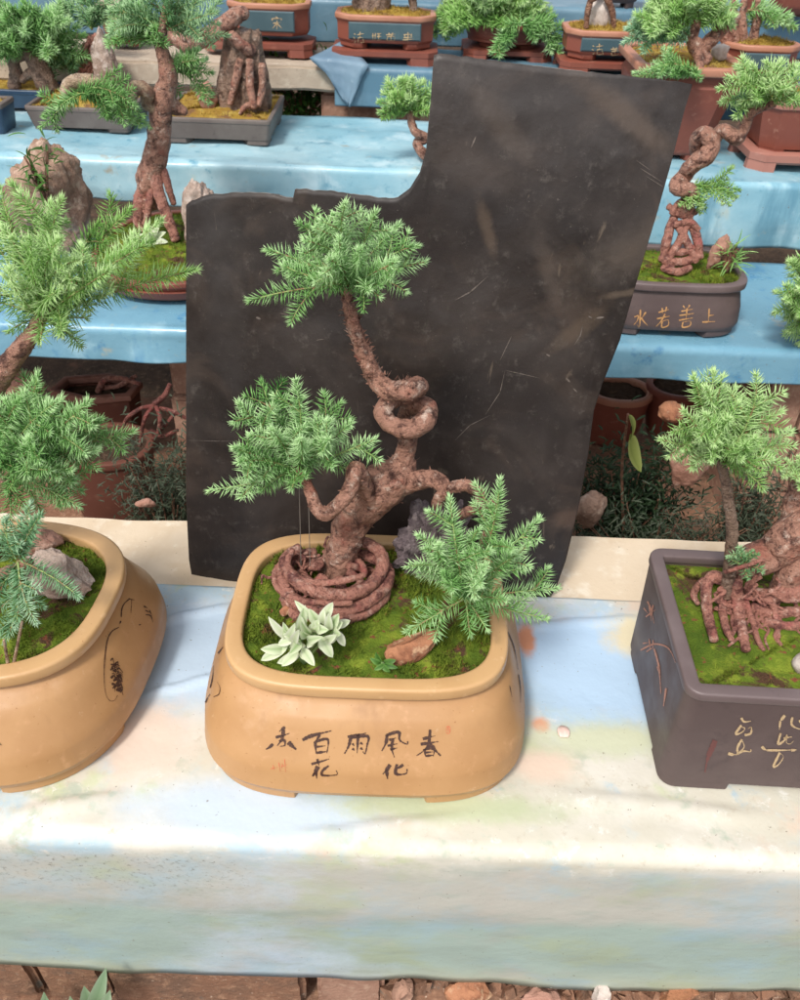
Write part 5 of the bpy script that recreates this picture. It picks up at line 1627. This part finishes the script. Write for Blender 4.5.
# ------------------------------------------------------------------ third row trees
ZD = Z3 + .008 + HD
Yd = Pz(240, 108, ZD).y
td = empty('tree_stump', tuple(Pz(240, 108, ZD)), 'deeply grooved dead stump with a thick branch in the long grey trough', 'tree stump')
mb = MB()
rings = []
b0 = Pz(243, 110, ZD - .006)
hgt = P(246, 30, Yd).z - b0.z
for i in range(40):
    t = i / 39
    r0 = (23 - 5 * t + 2 * math.sin(t * 5) + 6 * max(0, .25 - t)) / S(b0) * (1 if t < .95 else .9)
    ring = []
    for j in range(64):
        a = 2 * math.pi * j / 64
        r = r0 * (1 + .30 * abs(math.sin(a * 4.5 + 1.5 * math.sin(t * 3))) - .18 + .14 * noise.noise(Vector((math.cos(a) * 2.4, math.sin(a) * 2.4, t * 1.6))) + .06 * noise.noise(Vector((math.cos(a) * 7, math.sin(a) * 7, t * 6))))
        ring.append(b0 + Vector((math.cos(a) * r + .014 * t, math.sin(a) * r * .7, hgt * t + (.012 * noise.noise(Vector((math.cos(a) * 2, math.sin(a) * 2, 0))) if t > .9 else 0))))
    rings.append(ring)
mb.loft(rings, True, True)
part('trunk', mb, 'bark_grey', td)
mb = MB()
wtube(mb, [(252, 52, -.01, 6), (240, 44, -.03, 6), (230, 34, -.035, 5)], Yd, .2, 50, 12, 141)
wtube(mb, [(184, 44, -.03, 9), (190, 42, -.035, 9), (205, 38, -.03, 8.5), (222, 26, -.02, 8), (240, 14, .0, 8), (246, 16, .0, 6)], Yd, .2, 50, 14, 142)
wtube(mb, [(186, 44, -.02, 8), (176, 36, -.01, 9), (178, 26, .01, 7), (168, 40, .03, 7)], Yd, .2, 50, 12, 143)
part('branch', mb, 'bark', td)
mb = MB()
for k, q in enumerate([[(240, 60, -.03, 4), (236, 80, -.035, 4), (230, 104, -.04, 3)], [(250, 60, -.03, 4), (250, 84, -.035, 4), (254, 108, -.045, 3.5)], [(262, 64, -.02, 3.5), (262, 90, -.025, 3.5), (258, 106, -.04, 3)], [(252, 104, -.04, 3), (244, 108, -.05, 3), (240, 114, -.055, 2)]]):
    wtube(mb, q, Yd, .2, 60, 9, 150 + k)
part('root', mb, 'bark', td)
rock('rock', 'smooth reddish brown stone left of the grooved stump', Pz(208, 110, ZD) + Vector((0, .01, .024)), (.022, .018, .034), 'rock_pink', 51, (0, -.15, .3), .2, 4)

ZB = Z3 + .008 + HB
Yb = Pz(30, 88, ZB).y
tbb = empty('bonsai_tree', tuple(Pz(30, 88, ZB)), 'bushy mid green bonsai with a hollow gnarled trunk in the upper left corner', 'bonsai tree', 'bonsai trees on the stand')
mb = MB()
wtube(mb, [(14, 88, 0, 6), (16, 74, 0, 6), (14, 60, 0, 6), (24, 52, 0, 7)], Yb, .25, 50, 10, 161)
wtube(mb, [(52, 92, 0, 9), (44, 78, 0, 11), (38, 64, 0, 10), (30, 52, 0, 8), (26, 36, 0, 5)], Yb, .25, 50, 12, 162)
wtube(mb, [(22, 80, 0, 4), (32, 72, -.01, 5), (40, 66, 0, 4)], Yb, .25, 50, 10, 163)
part('trunk', mb, 'bark_grey', tbb)
blob(tbb, 38, 34, 52, 36, Yb, 18, (30, 56), 81, m='needle', nlpx=8, tint=.42, wpx=.75, spacing=.0036, mm=4, spread=.07, extra=8)
blob(tbb, -8, 26, 30, 36, Yb - .02, 10, (14, 56), 82, m='needle', nlpx=8, tint=.4, wpx=.75, spacing=.0036, mm=4, spread=.05)
blob(tbb, 66, 68, 22, 22, Yb + .03, 8, (50, 66), 83, m='needle_dark', nlpx=7, tint=.45, wpx=.7, spacing=.0036, mm=4)

# tall grey stone with roots
rock('rock', 'tall pale grey stone standing behind the drooping pad at upper left', Pz(103, 98, Z3 + .05) + Vector((0, .05, .045)), (.030, .024, .10), 'rock_grey', 61, (0, -.10, .2), .35, 5)
tg = empty('bonsai_tree', tuple(Pz(92, 88, Z3 + .05)), 'tangle of red roots clinging to the tall pale grey stone', 'bonsai tree', 'bonsai trees on the stand')
mb = MB()
Yg = Pz(100, 92, Z3 + .05).y + .02
for k in range(16):
    x = 92 + rg_.gauss(0, 5); y = 34 + rg_.uniform(0, 18)
    q = [(x, y, rg_.uniform(-.01, .01), rg_.uniform(1.6, 3))]
    for i in range(4):
        x += rg_.gauss(0, 5); y += rg_.uniform(5, 13)
        q.append((x, min(y, 84), rg_.uniform(-.02, .005), q[-1][3] * .93))
    wtube(mb, q, Yg, .2, 60, 7, 170 + k)
part('root', mb, 'root', tg)
blob(tg, 86, 6, 26, 16, Yg + .05, 8, (92, 30), 84, m='needle_dark', nlpx=7, tint=.5, wpx=.7, spacing=.004, mm=4)

# tree in tall red pot
ZK = Z3 + .008 + HK
Yk = Pz(694, 62, ZK).y
tk = empty('bonsai_tree', tuple(Pz(694, 62, ZK)), 'leaning bonsai with fresh green crown in the tall red pot', 'bonsai tree', 'bonsai trees on the stand')
mb = MB()
wtube(mb, [(704, 62, 0, 9), (698, 48, 0, 8), (692, 38, 0, 6), (696, 26, 0, 5), (690, 10, 0, 4)], Yk, .25, 60, 12, 181)
wtube(mb, [(700, 52, 0, 6), (712, 38, 0, 7), (726, 24, 0, 7), (738, 14, 0, 5)], Yk, .25, 60, 12, 182)
wtube(mb, [(696, 50, -.01, 5), (700, 64, -.03, 4), (696, 76, -.05, 3)], Yk, .25, 60, 8, 183)
part('trunk', mb, 'bark', tk)
blob(tk, 692, 8, 48, 30, Yk, 16, (694, 28), 91, m='needle_y', nlpx=8, tint=.6, wpx=.8, spacing=.0036, mm=4, spread=.07, extra=5)
blob(tk, 650, 32, 26, 22, Yk, 9, (690, 40), 92, m='needle_blue', nlpx=8, tint=.6, wpx=.8, spacing=.0036, mm=4)
blob(tk, 668, 74, 36, 10, Yk - .08, 9, (694, 76), 93, m='needle', nlpx=6, tint=.4, wpx=.7, spacing=.0036, mm=4)
rock('rock', 'small pale stone on the mustard moss of the tall red pot', Pz(722, 60, ZK) + Vector((0, .02, .012)), (.02, .016, .02), 'stone_white', 71, (0, 0, 0), .3, 3)

# centre small tree half behind the rubber sheet
pS, cS, WS, DS, HS = bgpot('bonsai_pot', 'small clay pot hidden behind the curved notch of the rubber sheet', 432, 520, 150, 176, Z3, 128, kind='round', prm=.012, body='greyclay', rim='greyclay', moss='moss', rimw=.01, rimh=.01, feet=.008, blades=200)
Ys = cS.y
ts = empty('bonsai_tree', (cS.x, cS.y, Z3 + .008 + HS), 'small bright green bonsai peeking out left of the rubber sheet above its notch', 'bonsai tree', 'bonsai trees on the stand')
mb = MB()
wtube(mb, [(450, 150, 0, 7), (430, 156, -.01, 6), (420, 150, -.01, 5), (418, 142, 0, 5), (426, 138, 0, 4.5), (416, 132, -.01, 4.5), (412, 124, 0, 4), (410, 114, 0, 3)], Ys, .2, 70, 10, 191)
part('trunk', mb, 'bark', ts)
blob(ts, 412, 98, 34, 24, Ys, 13, (410, 114), 94, m='needle_y', nlpx=7, tint=.55, wpx=.75, spacing=.0034, mm=4, spread=.05, extra=3)

# trees of fourth row
Yh = cH.y
th = empty('bonsai_tree', (cH.x, cH.y, Z4 + .03 + HH), 'wide drooping light green bonsai in the round red bowl at top centre', 'bonsai tree', 'bonsai trees on the stand')
mb = MB()
wtube(mb, [(508, 28, 0, 8), (500, 16, 0, 8), (510, 4, 0, 7), (500, -10, 0, 6)], Yh, .2, 50, 10, 201)
wtube(mb, [(500, 14, -.02, 4), (480, 8, -.05, 4), (462, 10, -.06, 3)], Yh, .2, 50, 8, 202)
part('trunk', mb, 'bark', th)
blob(th, 490, 6, 56, 32, Yh - .05, 18, (500, 16), 95, m='needle_y', nlpx=8, tint=.55, wpx=.85, spacing=.004, mm=4, spread=.06, extra=6)
blob(th, 528, 40, 34, 22, Yh - .10, 10, (520, 24), 96, m='needle', nlpx=8, tint=.45, wpx=.8, spacing=.004, mm=4)
pad(th, (470, 8), [(440, 10), (430, 32), (444, 28), (460, 30)], Yh - .06, .03, 'needle_y', 8, 0, 97, .05, .6, spacing=.004, mm=4)
rock('rock', 'pale rounded stone with dark roots round it on the slate blue pot at top right', (P(600, 18, cI.y).x, cI.y, cI.z + HI + .016), (.032, .026, .045), 'stone_white', 81, (0, 0, .2), .25, 4)
tI = empty('bonsai_tree', (cI.x, cI.y, cI.z + HI), 'bare dark roots gripping the pale rounded stone at top right', 'bonsai tree', 'bonsai trees on the stand')
mb = MB()
for q in ([(592, -4, -.03, 3), (588, 10, -.04, 3), (586, 28, -.04, 2.5)], [(606, -4, -.03, 3.5), (612, 10, -.03, 3), (614, 28, -.03, 2.5)], [(600, -16, -.0, 5), (600, -6, -.02, 4), (590, 0, -.04, 3)]):
    wtube(mb, q, cI.y, .2, 50, 8, 211)
part('root', mb, 'bark_thin', tI)
tG = empty('bonsai_tree', (cG.x, cG.y, cG.z + HG), 'grey trunk bases cut off by the top edge, in the slate blue four character pot', 'bonsai tree', 'bonsai trees on the stand')
mb = MB()
wtube(mb, [(372, 14, 0, 16), (376, 2, 0, 14), (380, -16, 0, 10)], cG.y, .35, 50, 14, 221)
wtube(mb, [(360, 14, 0, 6), (356, 0, 0, 5)], cG.y, .35, 50, 8, 222)
wtube(mb, [(414, 14, 0, 5), (412, -4, 0, 4)], cG.y, .3, 50, 8, 223)
part('trunk', mb, 'bark_grey', tG)
blob(tG, 374, -26, 60, 20, cG.y, 10, (380, -14), 98, m='needle_dark', nlpx=8, tint=.4, wpx=.8, spacing=.005, mm=4)
rock('rock', 'grey green stone on the farthest ledge beside the pinkish red bowl', Pz(772, 26, Z5 - .05) + Vector((0, 0, .03)), (.035, .03, .045), 'rock_grey', 91, (0, 0, .2), .4, 4)
rock('rock', 'low pale rock on the round red pot at upper left', P(112, 6, 2.40), (.045, .03, .022), 'rock_grey', 95, (0, 0, .2), .4, 4)
tJ = empty('bonsai_tree', (cJ.x, cJ.y, cJ.z + HJ), 'cluster of pinkish stems in the blue panelled pot behind the right hand foliage', 'bonsai tree', 'bonsai trees on the stand')
mb = MB()
for k, (x0_, x1_) in enumerate(((728, 720), (736, 732), (744, 742), (752, 756))):
    wtube(mb, [(x0_, 44, 0, 5), (x1_, 24, 0, 4.5), (x1_ + 2, 0, 0, 3)], cJ.y, .25, 50, 8, 230 + k)
part('trunk', mb, 'bark', tJ)
blob(tJ, 770, 20, 24, 18, cJ.y, 7, (748, 10), 99, m='needle', nlpx=7, tint=.5, wpx=.8, spacing=.005, mm=4)

# ------------------------------------------------------------------ between and under the shelves
bush('green_bush', 'small leafy green bush in shade under the bare beam', tuple(Pz(294, 136, Z3 - .04) + Vector((0, .14, -.02))), (.14, .06, .17), 'greenleaf', 900, .022, 11, 'shrub', stems=26)


def pier(name, label, xl, xr, ytop, Y, z1, depth=.2, m='brick_pink', courses=3, cat='brick pier'):
    a, b = P(xl, ytop, Y).x, P(xr, ytop, Y).x
    mb = MB()
    h = (z1 - GZ) / courses
    for k in range(courses):
        n = 2
        for i in range(n):
            w = (b - a) / n
            sh = .012 * (random.random() - .5)
            x0_, x1_ = a + i * w + .003, a + (i + 1) * w - .003
            bmv = MB()
            mb.box(x0_ + sh, x1_ + sh, Y + .006 * random.random(), Y + depth, GZ + k * h + .003, GZ + (k + 1) * h - .003)
    me = mb.me()
    bm = bmesh.new()
    bm.from_mesh(me)
    bmesh.ops.bevel(bm, geom=bm.edges[:], offset=.006, segments=2, affect='EDGES')
    bm.to_mesh(me)
    bm.free()
    o = link(name, me, M[m], None, False)
    return tag(o, label, cat, 'brick piers under the shelves')


pier('brick_pier', 'brown brick pier below the point of the folded cloth', 318, 424, 95, 2.25, Z4 - .058, .18, 'brick_pink', 5)
pier('brick_pier', 'pinkish brick pier under the second row at the right edge', 770, 850, 405, 1.36, Z2 - .06, .2, 'brick_pink', 5)
pier('brick_pier', 'brown brick pier in shade beside the left edge of the rubber sheet', 168, 260, 380, 1.42, Z2 - .06, .2, 'brick_pink', 5)

# low ledge on the ground behind the front row
LZ = .16
slab('concrete_shelf', 'low dark brick ledge on the ground between the first and second rows', 1.10, 1.80, LZ, LZ - GZ, 'brick', cat='ledge')
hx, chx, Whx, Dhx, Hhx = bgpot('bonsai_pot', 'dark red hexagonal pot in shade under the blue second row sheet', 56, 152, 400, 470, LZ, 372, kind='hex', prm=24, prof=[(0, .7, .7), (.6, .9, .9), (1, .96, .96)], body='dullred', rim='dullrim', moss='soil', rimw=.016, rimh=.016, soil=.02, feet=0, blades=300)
hb = empty('bonsai_tree', (chx.x, chx.y, chx.z + Hhx), 'thin red stems lying across the hexagonal pot under the second row', 'bonsai tree', 'bonsai trees on the stand')
mb = MB()
for k, q in enumerate([[(98, 392, .05, 3), (104, 380, .05, 3), (120, 378, .05, 2.5), (140, 384, .04, 2)], [(100, 388, .06, 2.5), (118, 386, .06, 2.5), (136, 376, .06, 2)]]):
    wtube(mb, q, chx.y - .05, .2, 60, 8, 240 + k)
part('root', mb, 'root', hb)
rd = empty('bonsai_tree', tuple(P(152, 445, 1.22)), 'arching bare red roots left of the rubber sheet below the hexagonal pot', 'bonsai tree', 'bonsai trees on the stand')
mb = MB()
for k, q in enumerate([[(154, 406, 0, 3.5), (142, 408, -.01, 3), (132, 414, -.02, 3), (125, 422, -.02, 2.5), (122, 440, -.02, 2)], [(154, 406, 0, 3), (146, 416, -.02, 3), (142, 430, -.02, 2.5), (140, 446, -.02, 2)], [(156, 406, 0, 3), (160, 418, -.02, 3), (158, 434, -.02, 2.5)], [(160, 408, 0, 3), (174, 412, -.01, 3), (186, 418, -.01, 2.5)], [(150, 430, -.01, 3), (162, 436, -.01, 3), (178, 430, -.01, 2.5)], [(176, 412, 0, 2.5), (166, 424, -.01, 2.5), (152, 440, -.01, 2)], [(154, 404, 0, 4), (164, 396, .02, 4), (170, 384, .03, 3)]]):
    wtube(mb, q, 1.24, .2, 70, 8, 250 + k, .72)
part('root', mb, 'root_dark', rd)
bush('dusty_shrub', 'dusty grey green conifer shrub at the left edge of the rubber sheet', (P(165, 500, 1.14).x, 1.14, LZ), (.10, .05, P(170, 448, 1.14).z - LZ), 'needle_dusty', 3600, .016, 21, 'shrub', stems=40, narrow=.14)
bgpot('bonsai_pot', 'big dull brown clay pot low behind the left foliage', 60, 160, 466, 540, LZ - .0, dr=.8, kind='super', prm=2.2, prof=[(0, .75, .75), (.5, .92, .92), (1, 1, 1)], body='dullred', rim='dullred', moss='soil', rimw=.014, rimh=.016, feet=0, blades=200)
rock('rock', 'pale stone tucked under the blue sheet at the far left', P(20, 385, 1.42), (.05, .03, .03), 'rock_pink', 101, (0, 0, .2), .4, 4)
# right side
bgpot('bonsai_pot', 'bright red clay pot in shade right of the rubber sheet', 580, 648, 402, 452, LZ, dr=.8, kind='super', prm=2.2, prof=[(0, .75, .75), (.5, .92, .92), (1, 1, 1)], body='red', rim='redrim', moss='soil', rimw=.014, rimh=.016, feet=0, blades=200)
bgpot('bonsai_pot', 'rust red clay pot behind the drooping olive leaf', 640, 712, 398, 446, LZ + .02, dr=.8, kind='super', prm=2.2, prof=[(0, .75, .75), (.5, .92, .92), (1, 1, 1)], body='red', rim='red', moss='soil', rimw=.014, rimh=.016, feet=0, blades=200)
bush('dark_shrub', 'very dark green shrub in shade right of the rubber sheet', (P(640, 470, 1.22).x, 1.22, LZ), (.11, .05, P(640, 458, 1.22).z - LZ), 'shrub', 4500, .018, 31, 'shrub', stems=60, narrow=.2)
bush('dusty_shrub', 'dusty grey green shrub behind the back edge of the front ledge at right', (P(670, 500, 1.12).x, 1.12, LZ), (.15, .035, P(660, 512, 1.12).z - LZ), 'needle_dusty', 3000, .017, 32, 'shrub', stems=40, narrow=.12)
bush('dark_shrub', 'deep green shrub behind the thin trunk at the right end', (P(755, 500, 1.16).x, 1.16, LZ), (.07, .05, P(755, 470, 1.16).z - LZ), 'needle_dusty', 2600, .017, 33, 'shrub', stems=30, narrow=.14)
rock('rock', 'pinkish stone with a rounded lower edge in the gap right of the rubber sheet', P(690, 462, 1.10), (.040, .02, .045), 'rock_pink', 111, (0, .3, .3), .25, 4)
rock('rock', 'small rusty stone in the gap just left of the lime green pad', P(672, 412, 1.22), (.024, .02, .018), 'rock_red', 113, (0, .1, .2), .25, 4)
rock('rock', 'brownish stone low behind the rubber sheet at right', P(590, 510, 1.10), (.026, .02, .036), 'rock_tan', 115, (0, .1, .2), .3, 4)
mb, ti = MB(), []
leaf(mb, ti, P(628, 414, 1.12), P(630, 440, 1.12), 12 / S(P(628, 430, 1.12)), Vector((1, -.5, .2)), .1, .55)
leaf(mb, ti, P(630, 434, 1.12), P(641, 472, 1.11), 19 / S(P(630, 430, 1.12)), Vector((1, -.9, .2)), -.1, .75)
el = empty('drooping_leaf', tuple(P(628, 414, 1.12)), 'long drooping olive green leaf hanging in the dark gap right of the rubber sheet', 'plant')
leaf_obj('leaf', mb, ti, 'yleaf', el)
mb = MB()
mb.tube([P(628, 414, 1.12), P(622, 470, 1.16), P(624, 540, 1.18)], [.002, .0025, .003], 6)
part('stem', mb, 'bark_thin', el)

# ------------------------------------------------------------------ bricks and rubble at the foot
GB = 'loose bricks under the front ledge'
for (xl, xr, lab, dz, mm_) in ((-50, 38, 'brown brick under the front sheet hem in the bottom left corner', .0, 'brick'), (42, 106, 'brown brick under the front sheet, left of the pointed leaf', .0, 'brick'), (109, 304, 'long greyish brick in the middle of the row under the sheet hem', .012, 'brick'), (316, 384, 'plain brown brick at the right end of the row under the hem', .0, 'brick_pink')):
    Yb_ = .500
    a, b = P(xl, 985, Yb_).x, P(xr, 985, Yb_).x
    bm = bmesh.new()
    bmesh.ops.create_cube(bm, size=1)
    for v in bm.verts:
        v.co = Vector(((v.co.x + .5) * (b - a) + a, Yb_ + (v.co.y + .5) * .11, (v.co.z + .5) * (.125 + dz) - .030))
    bmesh.ops.bevel(bm, geom=bm.edges[:], offset=.007, segments=3, affect='EDGES')
    bmesh.ops.subdivide_edges(bm, edges=bm.edges[:], cuts=6, use_grid_fill=True)
    for v in bm.verts:
        v.co += Vector((noise.noise(v.co * 60), noise.noise(v.co * 60 + Vector((9, 0, 0))), noise.noise(v.co * 60 + Vector((0, 9, 0))))) * .003
    me = bpy.data.meshes.new('brick')
    bm.to_mesh(me)
    bm.free()
    o = link('brick', me, M[mm_])
    autosmooth(o, 40)
    tag(o, lab, 'brick', GB)
slab('brick_footing', 'long footing of brown bricks that the loose bricks stand on', .497, .62, -.034, .116, 'brick', P(-60, 985, .5).x, P(392, 985, .5).x, cat='brick footing')
# rubble heap as one mass
mb = MB()
rg_ = random.Random(31)
for k in range(420):
    x, y = rg_.uniform(390, 860), rg_.uniform(972, 1030)
    s_ = rg_.uniform(.004, .014)
    p = P(x, y, .50) + Vector((0, rg_.uniform(0, .1), 0))
    p.z = .03 + .04 * noise.noise(Vector((p.x * 9, p.y * 9, 0))) + rg_.uniform(0, .02)
    q = Matrix.Rotation(rg_.random() * 6, 3, Vector((rg_.gauss(0, 1), rg_.gauss(0, 1), 1)).normalized())
    vs = [p + q @ Vector((a * s_ * rg_.uniform(.5, 1.4), b * s_ * rg_.uniform(.5, 1.2), c * s_ * rg_.uniform(.4, .9))) for a in (-1, 1) for b in (-1, 1) for c in (-1, 1)]
    mb.add(vs, [(0, 1, 3, 2), (4, 6, 7, 5), (0, 4, 5, 1), (2, 3, 7, 6), (0, 2, 6, 4), (1, 5, 7, 3)])
n_ = 40
k0 = len(mb.v)
for j in range(9):
    for i in range(n_ + 1):
        x = P(380, 990, .5).x + (P(900, 990, .5).x - P(380, 990, .5).x) * i / n_
        y = .46 + .3 * j / 8
        mb.v.append(Vector((x, y, GZ + .18 * math.sin(min(1, (y - .45) / .06) * 1.57) + .03 * noise.noise(Vector((x * 9, y * 9, 0))))))
for j in range(8):
    for i in range(n_):
        a = k0 + j * (n_ + 1) + i
        mb.f.append((a, a + 1, a + n_ + 2, a + n_ + 1))
o = link('rubble', mb.me(), M['brick'], None, False)
tag(o, 'heap of broken brown brick and soil under the right half of the front sheet', 'rubble', None, 'stuff')
for (x, y, sx, sy, sz, lab, mt_, sd) in ((402, 994, .012, .02, .03, 'slim pink brick shard at the foot of the brick row', 'brick_pink', 3), (602, 994, .014, .012, .02, 'pale pinkish shard in the rubble under the sheet', 'stone_white', 5), (470, 992, .035, .02, .022, 'dark red broken brick lump in the rubble', 'rock_red', 7), (680, 996, .03, .02, .02, 'brownish red broken brick piece in the rubble at right', 'rock_red', 9), (540, 996, .03, .02, .02, 'brown stone lump in the middle of the rubble', 'rock_pink', 11)):
    rock('brick_shard', lab, P(x, y, .49), (sx, sy, sz), mt_, sd, (0, .3, .2), .25, 3, 'brick piece', group='broken brick pieces', facet=.9)
Yv = .468
whiteplant('leafy_weed', 'pale green pointed leaves growing up against the bricks at bottom left', (92, 1060), [(92, 1010, 106, 968, 0), (92, 1015, 84, 986, .0), (90, 1020, 70, 996, -.01), (60, 1030, 44, 992, 0), (96, 1015, 110, 990, -.01), (20, 1030, -4, 986, 0)], Yv, 16, 'weedleaf', 7)

# ------------------------------------------------------------------ light
w = bpy.data.worlds.new('World')
scene.world = w
w.use_nodes = True
nt = w.node_tree
bg = nt.nodes['Background']
sky = nt.nodes.new('ShaderNodeTexSky')
sky.sky_type = 'NISHITA'
sky.sun_disc = False
SUN_EL, SUN_AZ = R(53), R(208)          # azimuth measured from +Y clockwise (sun behind-left of the camera)
sky.sun_elevation = SUN_EL
sky.sun_rotation = SUN_AZ
sky.air_density = 1.0
sky.dust_density = 3.0
hs = nt.nodes.new('ShaderNodeHueSaturation')
hs.inputs['Saturation'].default_value = .30
nt.links.new(sky.outputs[0], hs.inputs['Color'])
nt.links.new(hs.outputs[0], bg.inputs['Color'])
bg.inputs['Strength'].default_value = .15
sd = bpy.data.lights.new('sun', 'SUN')
sd.energy = 2.0
sd.angle = R(10)
sd.color = (1, .95, .87)
so = bpy.data.objects.new('sun', sd)
COL.objects.link(so)
dirv = Vector((math.sin(SUN_AZ) * math.cos(SUN_EL), math.cos(SUN_AZ) * math.cos(SUN_EL), math.sin(SUN_EL)))
so.rotation_euler = dirv.to_track_quat('Z', 'Y').to_euler()
vs_ = scene.view_settings
vs_.view_transform = 'Standard'
vs_.look = 'None'
vs_.exposure = 0.45
vs_.gamma = 1
vs_.use_curve_mapping = False
scene.cycles.max_bounces = 6
scene.cycles.use_adaptive_sampling = True
